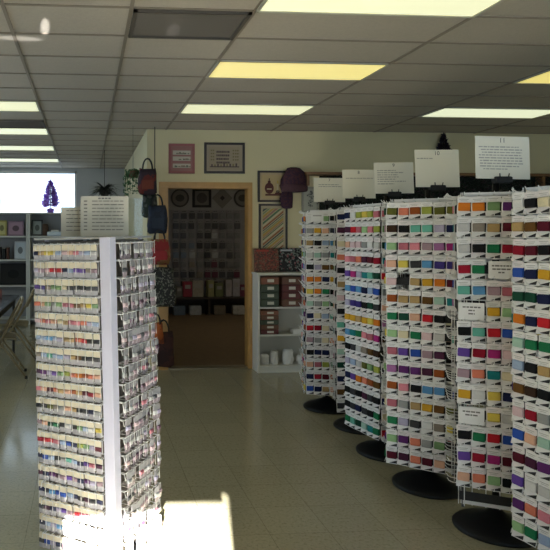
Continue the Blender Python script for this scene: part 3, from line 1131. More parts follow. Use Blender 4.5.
BC = {'brown': ('brown', (.17, .075, .045)), 'green': ('green', (.05, .07, .045)), 'maroon': ('maroon', (.13, .03, .03)), 'rust': ('rust', (.24, .09, .05)), 'dark': ('dark', (.05, .035, .03))}
for st, (x0, cols, hz) in enumerate(((.035, 'rust,green,green,green', 'left'), (.275, 'brown,maroon,maroon,brown', 'middle'), (.495, 'maroon,brown,dark,brown', 'right'))):
    for i, c in enumerate(cols.split(',')[::-1]):
        labelled_box(x0, SH[2] + i * .0815, .205, .078, BC[c], '%s labelled box, %s from the bottom of the %s stack, upper bookcase shelf' % (c, ORD[i], hz))
for i, c in enumerate(('maroon', 'brown', 'green', 'brown', 'rust')):
    labelled_box(.035, SH[1] + i * .052, .20, .05, BC[c], '%s labelled box, %s from the bottom on the middle bookcase shelf' % (c, ORD[i]))
o = MB().bbox(0, .16, 0, .12, 0, .05, .004).build('white_carton', M_CARD, M=TR((BX0 + .40, BY0 + .03, SH[1] + .002)))
tag(o, 'small white carton lying at the right of the middle bookcase shelf', 'box')
for i, (x0, ww, hh, rz) in enumerate(((.05, .10, .11, .2), (.165, .09, .15, -.1), (.30, .13, .16, .05), (.46, .12, .10, -.15), (.59, .09, .14, .1))):
    b = MB()
    rings = []
    for z, s in ((0, .9), (hh * .3, 1.05), (hh * .6, .95), (hh * .85, 1.0), (hh, .7)):
        rings.append([(math.cos(2 * PI * k / 10) * ww / 2 * s * rng.uniform(.85, 1.1), math.sin(2 * PI * k / 10) * .05 * s * rng.uniform(.85, 1.1), z) for k in range(10)])
    b.loft(rings)
    o = b.build('paper_bundle', M_CARD, M=TR((BX0 + x0 + ww / 2, BY0 + .10, SH[0] + .002), rz))
    tag(o, 'white wrapped bundle, %s from the left on the lowest bookcase shelf' % ORD[i], 'bundle', 'white bundles on the lowest shelf')
# kits standing on top
KT = [(.005, .275, .26, two_tone('kit_print_rust', (.08, .035, .025), (.20, .13, .08), 75, thresh=.45, cc=(.24, .05, .035)), 'brown and red patterned kit box standing left on the bookcase top', (.4, .06, .04)),
      (.285, .255, .265, two_tone('kit_print_black', (.012, .012, .014), (.16, .18, .16), 60, thresh=.66, cc=(.25, .08, .09)), 'black kit box with pale flower print standing on the bookcase top', (.45, .47, .5)),
      (.55, .15, .235, two_tone('kit_print_tan', (.22, .12, .07), (.36, .30, .25), 50, thresh=.5, cc=(.10, .06, .05)), 'tan patterned kit box standing right on the bookcase top', (.5, .4, .3))]
for x0, ww, hh, m, lb, tc in KT:
    o = MB().bbox(0, ww, 0, .03, 0, hh, .002).build('kit_box', [m], M=Matrix.Translation((BX0 + x0, BY0 + .14, BH + .028)) @ Matrix.Rotation(-.12, 4, 'X'))
    tag(o, lb, 'kit box', 'kit boxes on the bookcase top')
    b = MB().box(ww * .08, ww * .6, -.0015, .0005, hh * .86, hh * .93)
    b.build('title_band', flat('title_' + lb.split()[0], tc), o)

# ================================================================== LEDGE WITH DARK GARLAND ON THE DOORWAY WALL
LZ = 2.20
e = tag(MB().box(2.42, 5.5, BACK - .16, BACK, LZ - .03, LZ).box(2.44, 2.47, BACK - .13, BACK, LZ - .15, LZ - .03).box(5.2, 5.23, BACK - .13, BACK, LZ - .15, LZ - .03)
        .build('wall_ledge', mat('brown_wood_ledge', (.20, .10, .04), .5, noise=.2, nscale=8)), 'long brown wooden wall ledge behind the spinner racks', 'ledge')
tag(MB().box(2.63, 5.46, BACK - .012, BACK - .001, 1.55, LZ - .03).build('hanging_dark_felt', mat('dark_green_felt', (.010, .014, .010), .9)), 'dark felt panel on the wall below the brown ledge behind the racks', 'wall panel')
b = MB()
for i in range(5200):
    x = rng.uniform(2.60, 5.45)
    z = rng.uniform(1.62, LZ - .02)
    y = BACK - rng.uniform(.02, .13)
    L = rng.uniform(.03, .07)
    a1, a2 = rng.uniform(0, 2 * PI), rng.uniform(-1.2, .6)
    d = Vector((math.cos(a1) * math.cos(a2), min(.3, math.sin(a1)) * math.cos(a2), math.sin(a2))) * L
    p = Vector((x, y, z))
    q = p + d
    if q.y > BACK - .014:
        q.y = BACK - .014
    n = Vector((rng.uniform(-1, 1), rng.uniform(-1, 1), rng.uniform(-1, 1))).normalized() * .007
    b.add([p - n, q, p + n], [(0, 1, 2)], rng.choice([0, 0, 0, 1, 1, 2]))
b.build('needle_garland', [mat('dark_evergreen', (.012, .02, .014), .7), mat('dark_needles', (.02, .035, .02), .7), mat('dark_berries', (.05, .015, .03), .6)])
o = bpy.data.objects['needle_garland']
o.name = 'hanging_evergreen_garland'
tag(o, 'dark evergreen garland hanging below the brown ledge behind the racks', 'garland', None, 'stuff')


def mini_tree(loc, hh, rad, mats, lb, pot=True, name='tabletop_tree', n=420, sd=1):
    rg = random.Random(sd)
    e = empty(name, loc, 0, lb, 'ornamental tree')
    z0 = hh * .22
    MB().lathe([(rad * .34, 0), (rad * .42, hh * .10), (rad * .46, hh * .11), (rad * .30, hh * .13), (rad * .12, hh * .15)], n=14).build('pot', mats[1], e)
    MB().tube([(0, 0, hh * .12), (0, 0, hh * .95)], rad * .05, 6).build('trunk', mats[2], e)
    f = MB()
    for i in range(n):
        k = rg.random() ** 1.25
        z = z0 + (hh - z0) * k
        rr = rad * (1 - k) ** .75 * (1 if k > .12 else .75 + k * 2) * rg.uniform(.65, 1.08)
        a = rg.uniform(0, 2 * PI)
        q = Vector((math.cos(a) * rr, math.sin(a) * rr, z - rg.uniform(-.02, .04) * hh))
        p = Vector((0, 0, z)) + (q - Vector((0, 0, z))) * .25
        tw = rg.uniform(0, PI)
        s = Vector((-math.sin(a) * math.cos(tw), math.cos(a) * math.cos(tw), math.sin(tw))) * rad * .14
        f.add([p, q - s, q + Vector((math.cos(a) * .2 * rad, math.sin(a) * .2 * rad, .03 * hh)), q + s], [(0, 1, 2, 3)], 0)
    f.tube([(0, 0, hh * .93), (0, 0, hh * 1.06)], rad * .05, 5)
    f.build('foliage', mats[0], e)
    return e


p = on_plane(443.5, 172, BACK - .08)
mini_tree((p.x, BACK - .08, LZ), .44, .11, [mat('dark_purple_tinsel', (.02, .012, .022), .6), M_BLACKM, M_BLACKM], 'small dark ornamental tree on the ledge above the sign ten', sd=5)

# dark knitted stocking hat hanging at the ledge's end
def blob_cloth(name, path, radii, flat_y, m, rs, smooth=True):
    """soft cloth form: rings along a path, flattened front to back and slightly folded"""
    rg = random.Random(rs)
    rings = []
    n = 14
    for (x, y, z), r in zip(path, radii):
        ph = rg.uniform(0, 6)
        rings.append([(x + r * math.cos(2 * PI * k / n) * (1 + .10 * math.sin(3 * 2 * PI * k / n + ph)), y + r * flat_y * math.sin(2 * PI * k / n), z + .03 * r * math.cos(4 * PI * k / n)) for k in range(n)])
    b = MB().loft(rings, 0, True, smooth)
    return b


p = on_plane(294, 186, BACK - .11)
M_KNIT = two_tone('dark_plum_knit', (.035, .012, .03), (.06, .02, .028), 40, .9, 'noise', .5, (.012, .01, .014))
e = empty('knitted_hat', (p.x, BACK - .09, p.z), 0, 'dark plum knitted hat and scarf hanging right of the jug picture', 'hat')
blob_cloth('h', [(0, 0, .21), (0, 0, .20), (.01, 0, .15), (.0, 0, .07), (.0, 0, .0), (0, 0, -.03)], [.03, .07, .115, .14, .145, .13], .5, None, 3).build('crown', M_KNIT, e)
blob_cloth('h', [(0, 0, .02), (0, 0, .01), (0, 0, -.05), (0, 0, -.065)], [.14, .155, .155, .14], .52, None, 4).build('brim', mat('plum_brim', (.07, .03, .04), .9, noise=.3, nscale=60), e)
blob_cloth('h', [(-.06, .02, -.05), (-.07, .02, -.14), (-.06, .02, -.24), (-.06, .02, -.25)], [.06, .075, .06, .04], .4, None, 5).build('scarf_end', M_KNIT, e)

# ================================================================== BAGS ON A CORD BY THE DOORWAY
CX, CY = .738, BACK - .14
cord = MB().tube([(CX, CY, CEIL), (CX, CY, 1.9), (CX + .02, CY, .3)], .005, 6)
tag(cord.build('hanging_rope', M_BLACKM), 'black rope hanging from the ceiling with bags clipped along it', 'rope')


def bag(px, py0, py1, wpx, m, mh, lb, D=6.66, handles=True, trim=None, sd=0, taper=.85, drop=0.0):
    s = D / FOC
    c = at(px, py0, D)
    ww, hh = wpx * s * 1.12, (py1 - py0) * s
    e = empty('hanging_bag', (c.x, c.y, c.z - hh), 0, lb, 'bag', 'bags on the rope beside the doorway')
    rg = random.Random(sd)
    rings = []
    n = 16
    for k, (t, sc, dp) in enumerate(((0, .86, .5), (.03, .95, .75), (.25, 1, 1.0), (.55, .97, .95), (.8, taper + .05, .75), (1.0, taper, .45))):
        ring = []
        for i in range(n):
            a = 2 * PI * i / n
            cx_, sy_ = math.cos(a), math.sin(a)
            qx = math.copysign(abs(cx_) ** .5, cx_)
            qy = math.copysign(abs(sy_) ** .6, sy_)
            wob = 1 + .07 * math.sin(3 * a + k * 1.7 + sd)
            ring.append((qx * ww / 2 * sc * wob + drop * (1 - t) * .03, qy * .045 * dp * wob, hh * t + .01 * math.sin(2 * a + sd)))
        rings.append(ring)
    body = MB().loft(rings, 0, True, True).build('bag_body', m, e)
    if trim:
        MB().box(-ww * .30, ww * .30, -.056, -.035, hh * .18, hh * .55).build('front_pocket', trim, body)
    if handles:
        for y in (-.012, .014):
            t = MB()
            pts = []
            for i in range(9):
                a = PI * i / 8
                pts.append((-math.cos(a) * ww * .26, y, hh * .97 + math.sin(a) * min(.14, hh * .45)))
            t.tube(pts, .008, 6)
            t.build('handle', mh, e)
    return e


M_STRAP = mat('black_strap', (.015, .013, .013), .8)
bag(147.5, 169, 194, 17, two_tone('bag_red_black', (.13, .02, .014), (.035, .02, .03), 9, .85, 'noise', .5, (.10, .05, .03)), M_STRAP, 'dark red and black tote bag, topmost on the rope', D=6.62, sd=1, trim=mat('rust_pocket', (.16, .035, .02), .85))
bag(149.5, 195, 217, 14, two_tone('bag_green_dark', (.02, .03, .022), (.10, .10, .09), 16, .85, 'noise', .55, (.02, .05, .04)), M_STRAP, 'small dark green bag under the red tote', D=6.70, sd=2)
bag(157.5, 206, 233, 18, two_tone('bag_navy', (.010, .014, .028), (.014, .022, .045), 14, .85, 'noise', .5), M_STRAP, 'navy blue shoulder bag hanging beside the doorway casing', D=6.64, sd=3, trim=mat('navy_pocket', (.018, .028, .05), .8))
bag(159.5, 240, 264, 19, two_tone('bag_red_yellow', (.24, .015, .015), (.20, .09, .03), 8, .8, 'noise', .53, (.25, .10, .05)), M_STRAP, 'bright red and yellow bag at the middle of the rope', D=6.54, sd=4, trim=mat('scarlet_pocket', (.30, .012, .016), .7))
bag(160.5, 268, 306, 27, two_tone('bag_black_white', (.012, .012, .012), (.15, .145, .125), 70, .8, 'voronoi', .68, (.07, .09, .06)), M_STRAP, 'large black bag with a scattered white print below the red bag', D=6.62, sd=5)
bag(157, 323, 343, 11, two_tone('bag_orange', (.42, .10, .015), (.22, .05, .015), 14, .8, 'noise', .55), M_STRAP, 'small orange bag low on the rope', D=6.60, sd=6, drop=.3)
bag(163.5, 332, 366, 19, two_tone('bag_maroon', (.035, .012, .012), (.06, .02, .016), 10, .85, 'noise', .5), M_STRAP, 'dark maroon bag, lowest on the rope near the floor', D=6.68, sd=7)

# hanging ivy left of the bags
p = at(133, 172, 6.72)
e = empty('hanging_ivy', (p.x, p.y, p.z), 0, 'green trailing ivy plant hanging at the corner left of the bags', 'plant')
rg = random.Random(4)
MB().lathe([(.04, -.06), (.06, 0), (.062, .01), (.05, .01)], n=14).build('pot', mat('clay_brown', (.12, .06, .03), .7), e)
MB().tube([(0, 0, 0), (0, 0, CEIL - p.z)], .002, 5).build('hanging_wire', M_BLACKM, e)
fo, st = MB(), MB()
for i in range(16):
    a = 2 * PI * i / 16
    pts = [Vector((0, 0, .02))]
    L = rg.uniform(.14, .30)
    for k in range(1, 6):
        t = k / 5
        pts.append(Vector((math.cos(a) * .085 * min(1, t * 1.6), math.sin(a) * .07 * min(1, t * 1.6), .05 * math.sin(t * 2.2) - L * t * t)))
    st.tube(pts, .002, 4)
    for q in pts[1:]:
        for _ in range(4):
            c = q + Vector((rg.uniform(-.025, .025), rg.uniform(-.025, .025), rg.uniform(-.02, .02)))
            d1 = Vector((rg.uniform(-1, 1), rg.uniform(-1, 1), rg.uniform(-1, .2))).normalized() * .026
            d2 = d1.cross(Vector((rg.uniform(-1, 1), rg.uniform(-1, 1), rg.uniform(-1, 1)))).normalized() * .014
            fo.add([c, c + d1 * .5 + d2, c + d1, c + d1 * .5 - d2], [(0, 1, 2, 3)])
st.build('stems', mat('ivy_stem', (.06, .09, .03), .7), e)
fo.build('foliage', mat('ivy_leaf', (.06, .15, .05), .6, noise=.4, nscale=30), e)

# spiky dark hanging plant further back
p = at(104.5, 190, 8.6)
e = empty('hanging_fern', (p.x, p.y, p.z), 0, 'dark spiky fern hanging on a cord left of the partition wall', 'plant')
MB().lathe([(.05, -.08), (.09, -.01), (.095, .0), (.08, 0)], n=14).build('pot', M_BLACKM, e)
MB().tube([(0, 0, 0), (0, 0, CEIL - p.z)], .004, 5).build('hanging_wire', M_BLACKM, e)
fo = MB()
for i in range(130):
    a = rg.uniform(0, 2 * PI)
    L = rg.uniform(.16, .27)
    el = rg.uniform(.1, 1.1)
    prev = None
    for k in range(4):
        t = k / 3
        q = Vector((math.cos(a) * L * t, math.sin(a) * L * t, math.sin(el) * L * t - .13 * t * t))
        s = Vector((-math.sin(a), math.cos(a), 0)) * .016 * (1.1 - t)
        if prev:
            fo.add([prev[0] - prev[1], prev[0] + prev[1], q + s, q - s], [(0, 1, 2, 3)])
        prev = (q, s)
fo.build('foliage', mat('dark_fern', (.02, .025, .018), .7), e)

# ================================================================== STOCK ROOM THROUGH THE DOORWAY
YB = ROOM2 - .02
pb0, pb1 = on_plane(166, 0, YB), on_plane(262, 0, YB)
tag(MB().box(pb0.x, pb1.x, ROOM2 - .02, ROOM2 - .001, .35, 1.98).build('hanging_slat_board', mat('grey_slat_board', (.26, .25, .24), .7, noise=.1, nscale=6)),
    'grey display board full of hanging goods on the stock room wall', 'display board')


def stock(px, py):
    return on_plane(px, py, ROOM2 - .03)


# plates and frames along the top
for i, (px, kind, c, lb) in enumerate(((180, 'ring', (.05, .05, .045), 'dark round hoop frame, left of the square frame, in the stock room'),
                                       (202, 'square', (.012, .012, .012), 'black square framed piece above the goods in the stock room'),
                                       (222.5, 'diamond', (.09, .085, .08), 'pale diamond shaped hanging with a dark centre in the stock room'),
                                       (243, 'ring', (.06, .055, .05), 'dark round hoop frame half hidden by the right door jamb'))):
    p = stock(px, 198)
    e = empty('hanging_wall_piece', (p.x, ROOM2 - .001, p.z), 0, lb, 'wall piece', 'wall pieces along the stock room top')
    mc, mp = flat('piece_%d' % i, c), flat('piece_cloth', (.20, .19, .17))
    n = 24
    if kind == 'ring':
        rr = .175
        b = MB()
        rings = []
        for k in range(n):
            a = 2 * PI * k / n
            rings.append([((rr + d1) * math.cos(a), y, (rr + d1) * math.sin(a)) for d1, y in ((0, 0), (-.03, 0), (-.03, -.03), (0, -.03))])
        b.loft(rings + [rings[0]], 0, False)
        b.build('rim', mc, e)
        MB().prism([(.15 * math.cos(2 * PI * k / n), .15 * math.sin(2 * PI * k / n)) for k in range(n)][::-1], -.012, 0, 0).build('cloth', mp, e)
        MB().prism([(.09 * math.cos(2 * PI * k / 9), .07 * math.sin(2 * PI * k / 9)) for k in range(9)][::-1], -.016, -.011, 0).build('motif', mc, e)
    elif kind == 'square':
        b = MB()
        s = .18
        b.box(-s, s, -.03, 0, -s, -s + .045).box(-s, s, -.03, 0, s - .045, s).box(-s, -s + .045, -.03, 0, -s, s).box(s - .045, s, -.03, 0, -s, s)
        b.build('frame', mc, e)
        MB().box(-s + .04, s - .04, -.012, 0, -s + .04, s - .04).build('cloth', mp, e)
        MB().prism([(.10 * math.cos(2 * PI * k / n), .10 * math.sin(2 * PI * k / n)) for k in range(n)][::-1], -.018, -.011, 0).build('motif', flat('motif_grey', (.07, .065, .06)), e)
    else:
        s = .20
        MB().prism([(-s, 0), (0, -s), (s, 0), (0, s)][::-1], -.015, 0).build('cloth', mp, e)
        MB().prism([(-.05, 0), (0, -.05), (.05, 0), (0, .05)][::-1], -.02, -.014).build('motif', flat('motif_dark', (.02, .02, .02)), e)

SPC = {'black': (.012, .012, .014), 'charcoal': (.05, .05, .055), 'grey': (.16, .16, .16), 'silver': (.40, .41, .42), 'dark brown': (.05, .03, .02), 'plum': (.10, .015, .04),
       'red': (.30, .02, .035), 'dusty blue': (.13, .17, .22), 'olive': (.10, .11, .04), 'taupe': (.20, .17, .13), 'white': (.50, .49, .46)}
SPM = {c: mat('stock_' + c.replace(' ', '_'), q, .35, noise=.5, nscale=25) for c, q in SPC.items()}
cols = [175.5, 183.5, 191.5, 200, 207.5, 214.5, 222, 229.5, 237]
rows = [215, 225, 234.5, 244.5, 254, 263.5, 273.5, 283]
table = ['charcoal,black,black,charcoal,black,charcoal,grey,grey,grey', 'black,charcoal,black,grey,charcoal,black,charcoal,grey,charcoal',
         'charcoal,charcoal,grey,charcoal,black,silver,grey,grey,grey', 'black,charcoal,dusty blue,black,charcoal,black,charcoal,grey,grey',
         'dusty blue,dusty blue,silver,grey,black,silver,grey,charcoal,grey', 'dark brown,grey,taupe,grey,charcoal,plum,charcoal,grey,grey',
         'charcoal,charcoal,black,taupe,plum,plum,charcoal,charcoal,plum', 'grey,black,charcoal,grey,plum,dark brown,taupe,olive,plum']
sp_meshes = {}
for c in SPC:
    b = MB()
    b.prism([(-.055, -.075), (.055, -.075), (.055, .055), (.015, .075), (-.015, .075), (-.055, .055)][::-1], -.02, -.004, 0)
    b.box(-.055, .055, -.023, -.003, .035, .056, 1)
    b.tube([(0, .012, .066), (0, -.045, .066)], .004, 5, 2)
    sp_meshes[c] = b.mesh('hanging_stock_packet', [SPM[c], mat('packet_header_grey', (.24, .23, .22), .5), M_ALU])
spr = None
for r, py in enumerate(rows):
    for c, px in enumerate(cols):
        cc = table[r].split(',')[c]
        p = stock(px + rng.uniform(-.5, .5), py)
        M = Matrix.Translation((p.x, ROOM2 - .034, p.z))
        lb = '%s packet, %s column, %s row of the stock room display board' % (cc, ORD[c], ORD[r])
        if spr is None:
            spr = bpy.data.objects.new('hanging_stock_packet', sp_meshes[cc])
            COL.objects.link(spr)
            spr.matrix_world = M
            tag(spr, lb, 'packet', 'packets on the stock room board')
        else:
            o = spr.copy()
            COL.objects.link(o)
            o.matrix_world = M
            o.data = sp_meshes[cc]
            o['label'] = lb
# low counter with goods below the board
p0, p1 = on_plane(160, 0, ROOM2 - .4), on_plane(258, 0, ROOM2 - .4)
e = empty('low_display_counter', (p0.x, ROOM2 - .42, 0.012), 0, 'low dark display counter under the stock room board', 'counter')
cwid = p1.x - p0.x
MB().box(0, cwid, 0, .40, .30, .33).build('top_board', mat('dark_counter', (.06, .045, .035), .5), e)
MB().box(0, cwid, .34, .40, 0, .30).build('back_panel', mat('counter_back', (.05, .04, .032), .6), e)
for x in (0, cwid * .49, cwid - .03):
    MB().box(x, x + .03, .01, .36, 0, .30).build('divider', MATS['dark_counter'], e)
goods = [(179, .12, .20, (.16, .15, .13), 'grey box at the left end of the stock room counter'), (187.5, .17, .28, (.30, .03, .05), 'red patterned box on the stock room counter'),
         (197.5, .21, .30, (.34, .31, .25), 'large pale box on the stock room counter'), (210.5, .12, .30, (.30, .29, .13), 'yellow green box on the stock room counter'),
         (219, .15, .25, (.16, .18, .08), 'olive box on the stock room counter'), (228.5, .12, .31, (.42, .38, .38), 'pale pink box on the stock room counter'),
         (236.5, .14, .33, (.40, .38, .40), 'white tissue box on the stock room counter'), (243, .1, .22, (.14, .02, .05), 'dark plum box at the right end of the stock room counter')]
for px, ww, hh, c, lb in goods:
    p = on_plane(px, 0, ROOM2 - .28)
    m = mat('goods_' + lb.split()[0] + lb.split()[1], c, .6, noise=.4, nscale=18)
    o = MB().bbox(-ww / 2, ww / 2, -.07, .07, 0, hh, .006).build('goods_box', [m], M=TR((p.x, ROOM2 - .22, .344), rng.uniform(-.15, .15)))
    tag(o, lb, 'box', 'boxes on the stock room counter')
    MB().box(-ww * .3, ww * .3, -.0725, -.069, hh * .55, hh * .8).build('label_strip', mat('goods_label', (.35, .33, .3), .7), o)
for i, px in enumerate((179, 195, 219, 238)):
    p = on_plane(px, 0, ROOM2 - .3)
    m = [SPM['dusty blue'], SPM['silver'], SPM['taupe'], SPM['white']][i]
    o = MB().bbox(-.11, .11, -.09, .09, 0, .17, .008).box(-.06, .06, -.093, -.089, .05, .12).build('storage_bin', [m], M=TR((p.x, ROOM2 - .28, .014), 0))
    tag(o, '%s storage bin under the stock room counter' % ['dusty blue', 'silver grey', 'taupe', 'white'][i], 'bin', 'bins under the stock room counter')

# ================================================================== LEFT AREA: SHELVES, TREE, TABLE, CHAIRS
SY0, SY1 = 10.45, 10.80
STOP = 1.855
def unit(x0, x1, lb):
    e = empty('shelf_unit', (x0, SY0, 0), 0, lb, 'shelf unit', 'white shelf units under the far window')
    w_, d_ = x1 - x0, SY1 - SY0
    m = mat('pale_shelf', (.62, .62, .60), .5)
    MB().box(0, .03, 0, d_, 0, STOP).build('side_panel', m, e)
    MB().box(w_ - .03, w_, 0, d_, 0, STOP).build('side_panel', m, e)
    for z in (.10, .66, 1.09, 1.485):
        MB().box(.03, w_ - .03, 0, d_ - .01, z - .025, z).build('shelf', m, e)
    MB().box(-.005, w_ + .005, -.005, d_, STOP, STOP + .02).build('top_board', m, e)
    MB().box(.03, w_ - .03, d_ - .01, d_, 0, STOP).build('back_panel', mat('grey_shelf_back', (.30, .30, .31), .7), e)
    return e


us = on_plane(28, 0, SY0).x
unit(us - 1.25, us - .003, 'pale shelf unit under the far window, at the left edge')
unit(us + .003, us + 1.05, 'pale shelf unit under the far window, behind the near packet display')


def stand_frame(px, z, ww, hh, c, cf, lb, cat='picture'):
    p = on_plane(px, 0, SY0 + .06)
    e = empty('standing_picture', (p.x, SY0 + .09, z + .003), 0, lb, cat)
    R = Matrix.Rotation(-.14, 4, 'X')
    t = .022
    b = MB()
    b.box(-ww / 2, ww / 2, -.012, .012, 0, t, 0, R).box(-ww / 2, ww / 2, -.012, .012, hh - t, hh, 0, R).box(-ww / 2, -ww / 2 + t, -.012, .012, t, hh - t, 0, R).box(ww / 2 - t, ww / 2, -.012, .012, t, hh - t, 0, R)
    b.build('frame', flat('sf_' + lb[:12], cf), e)
    MB().box(-ww / 2 + t, ww / 2 - t, -.004, .006, t, hh - t, 0, R).build('mat_board', flat('sp_' + lb[:12], c), e)
    b = MB()
    b.prism([(.22 * ww * math.cos(2 * PI * k / 12), hh * .5 + .2 * hh * math.sin(2 * PI * k / 12)) for k in range(12)][::-1], -.0055, -.003, 0, R)
    b.build('motif', flat('sm_' + lb[:12], tuple(.35 * q for q in c)), e)


stand_frame(1.5, 1.485, .16, .26, (.55, .52, .25), (.42, .36, .12), 'small yellow framed picture on the top shelf at the left edge')
stand_frame(15.5, 1.485, .26, .25, (.40, .26, .34), (.30, .20, .27), 'mauve framed picture on the top shelf under the far window')
stand_frame(20, 1.09, .19, .30, (.58, .64, .70), (.55, .58, .62), 'pale blue framed picture with dark motif on the second shelf')
stand_frame(13, .66, .44, .36, (.02, .02, .02), (.012, .012, .012), 'black framed stitched piece on the third shelf')
stand_frame(37, 1.485, .18, .27, (.30, .33, .32), (.06, .06, .06), 'dark framed picture on the top shelf right of the shelf post')
b_ = [(-4, .035, .19, (.03, .03, .035), 'black book standing upright at the left of the second shelf'), (0, .04, .21, (.045, .03, .028), 'dark brown book second from left on the second shelf'),
      (4, .045, .18, (.03, .03, .032), 'black book third from left on the second shelf'), (8, .035, .20, (.10, .04, .03), 'dark red book beside the pale blue picture on the second shelf')]
for px, ww, hh, c, lb in b_:
    p = on_plane(px, 0, SY0 + .1)
    o = MB().box(-ww / 2, ww / 2, 0, .15, 0, hh).build('book', flat('bk_' + lb[:16], c), M=TR((p.x, SY0 + .05, 1.092)))
    tag(o, lb, 'book', 'books on the second shelf')
    MB().box(-ww / 2 + .004, ww / 2 - .004, .004, .152, .004, hh + .002).build('pages', M_PAPER, o)
for px, z, ww, hh, c, lb in ((44.5, 1.485, .14, .20, (.10, .055, .035), 'brown rounded basket on the top shelf below the purple tree'), (40, 1.09, .20, .22, (.02, .025, .03), 'black rounded basket on the second shelf right of the post')):
    p = on_plane(px, 0, SY0 + .15)
    o = MB().lathe([(ww * .36, 0), (ww * .48, hh * .3), (ww * .5, hh * .7), (ww * .4, hh * .95), (ww * .34, hh)], n=18).build('basket', mat('bs_' + lb[:8], c, .8, noise=.3, nscale=40), M=TR((p.x, SY0 + .16, z + .002)))
    tag(o, lb, 'basket')
p = on_plane(55, 0, SY0 + .1)
o = MB().bbox(-.13, .13, 0, .18, 0, .07, .01).build('tissue_carton', mat('pale_blue_carton', (.60, .68, .78), .6), M=TR((p.x, SY0 + .04, 1.487)))
tag(o, 'pale blue carton on the top shelf behind the near display', 'box')
MB().bbox(-.07, .07, .04, .13, .068, .10, .012).build('lid', M_CARD, o)
p = on_plane(50.5, 0, SY0 + .14)
mini_tree((p.x, SY0 + .14, STOP + .02), .545, .15, [leaf_mat('purple_tinsel', (.5, .28, .75), (.62, .40, .85)), leaf_mat('purple_pot', (.55, .38, .7), (.6, .4, .8)), MATS['dark_brown_trunk'] if 'dark_brown_trunk' in MATS else mat('dark_brown_trunk', (.05, .03, .02), .8)],
          'purple tinsel tree standing on the shelf top against the far window', n=460, sd=9)

# dark table at the left edge
t0 = on_plane(15, 0, 7.3)
TX1 = -.86
e = empty('work_table', (TX1, 6.0, 0), 0, 'long dark work table cut off by the left edge', 'table')
MB().bbox(-.78, 0, 0, 1.95, .715, .742, .006).build('table_top', mat('dark_laminate', (.03, .032, .04), .22), e)
MB().box(-.74, -.04, .04, .07, .64, .715).box(-.74, -.04, 1.88, 1.91, .64, .715).box(-.07, -.04, .07, 1.88, .64, .715).box(-.74, -.71, .07, 1.88, .64, .715).build('apron', M_BLACKM, e)
for lx in (-.72, -.06):
    for ly in (.08, 1.87):
        MB().tube([(lx, ly, 0), (lx, ly, .70)], .016, 8).build('leg', M_DARKWIRE, e)
p = (TX1 - .22, 7.6)
o = MB().bbox(-.05, .05, -.03, .03, 0, .10, .006).box(-.03, .03, -.032, -.028, .03, .07).build('small_carton', [mat('mauve_carton', (.25, .10, .09), .7)], M=TR((p[0], p[1], .742), .3))
tag(o, 'small reddish carton standing on the dark work table', 'box')


def folding_chair(loc, rz, lb):
    """beige metal folding chair facing local -x"""
    e = empty('folding_chair', loc, rz, lb, 'chair', 'beige folding chairs at the work table')
    W2 = .21
    r = .012
    fr = MB()
    for s in (-W2, W2):
        fr.tube([(-.24, s, 0.012), (.02, s, .43), (.17, s, .70), (.215, s, .79)], r, 8)
    fr.tube([(.215, -W2, .79), (.232, -W2 + .04, .822), (.235, 0, .828), (.232, W2 - .04, .822), (.215, W2, .79)], r, 8)
    fr.tube([(-.14, -W2, .175), (-.14, W2, .175)], .008, 6)
    fr.build('front_frame', M_BEIGE, e)
    rf = MB()
    for s in (-W2 + .03, W2 - .03):
        rf.tube([(.27, s, .012), (.10, s, .25), (-.05, s, .44)], r, 8)
    rf.tube([(.20, -W2 + .03, .11), (.20, W2 - .03, .11)], .008, 6)
    rf.build('rear_frame', M_BEIGE, e)
    st = MB()
    rings = []
    for x, z in ((-.20, .432), (-.19, .452), (.0, .445), (.15, .432), (.17, .42)):
        rings.append([(x, y, z - .012 * (1 - (y / (W2 - .02)) ** 2)) for y in (-W2 + .02, -.1, 0, .1, W2 - .02)] + [(x, y, z - .022) for y in (W2 - .02, 0, -W2 + .02)])
    st.loft(rings, 0, True, True)
    st.build('seat', mat('beige_seat', (.27, .22, .13), .5), e)
    bk = MB()
    rings = []
    for x, z in ((.155, .64), (.158, .65), (.185, .70), (.21, .765), (.212, .772)):
        rings.append([(x + .02 * (1 - (y / W2) ** 2), y, z) for y in (-W2, -.1, 0, .1, W2)] + [(x + .004 + .02 * (1 - (y / W2) ** 2), y, z) for y in (W2, .1, 0, -.1, -W2)])
    bk.loft(rings, 0, True, True)
    bk.build('backrest', MATS['beige_seat'], e)
    for s in (-W2, W2):
        MB().lathe([(.016, 0), (.016, .03)], (-.24, s, 0), 8).build('foot_cap', M_BLACKM, e)
    for s in (-W2 + .03, W2 - .03):
        MB().lathe([(.016, 0), (.016, .03)], (.27, s, 0), 8).build('foot_cap', M_BLACKM, e)


q = at(0, 300, 6.6)
folding_chair((q.x, q.y, 0), .12, 'beige metal folding chair facing the dark table, nearest the camera')
q = at(14, 300, 7.55)
folding_chair((q.x, q.y, 0), .05, 'beige metal folding chair at the dark table, nearest the far shelves')

# pale bare tree outside the far window
e = empty('bare_tree', (-2.7, 17.5, 0), 0, 'pale bare tree outside the far window', 'tree')
rg = random.Random(21)
br_ = MB()


def branch(p, d, L, r, n):
    q = p + d * L
    br_.tube([p, p + d * L * .5 + Vector((rg.uniform(-.05, .05), rg.uniform(-.05, .05), 0)) * L, q], r, 5, radii=[r, r * .8, r * .6])
    if n > 0:
        for _ in range(3):
            dd = (d + Vector((rg.uniform(-.8, .8), rg.uniform(-.8, .8), rg.uniform(-.1, .6)))).normalized()
            branch(p + d * L * rg.uniform(.5, 1), dd, L * rg.uniform(.55, .8), r * .55, n - 1)


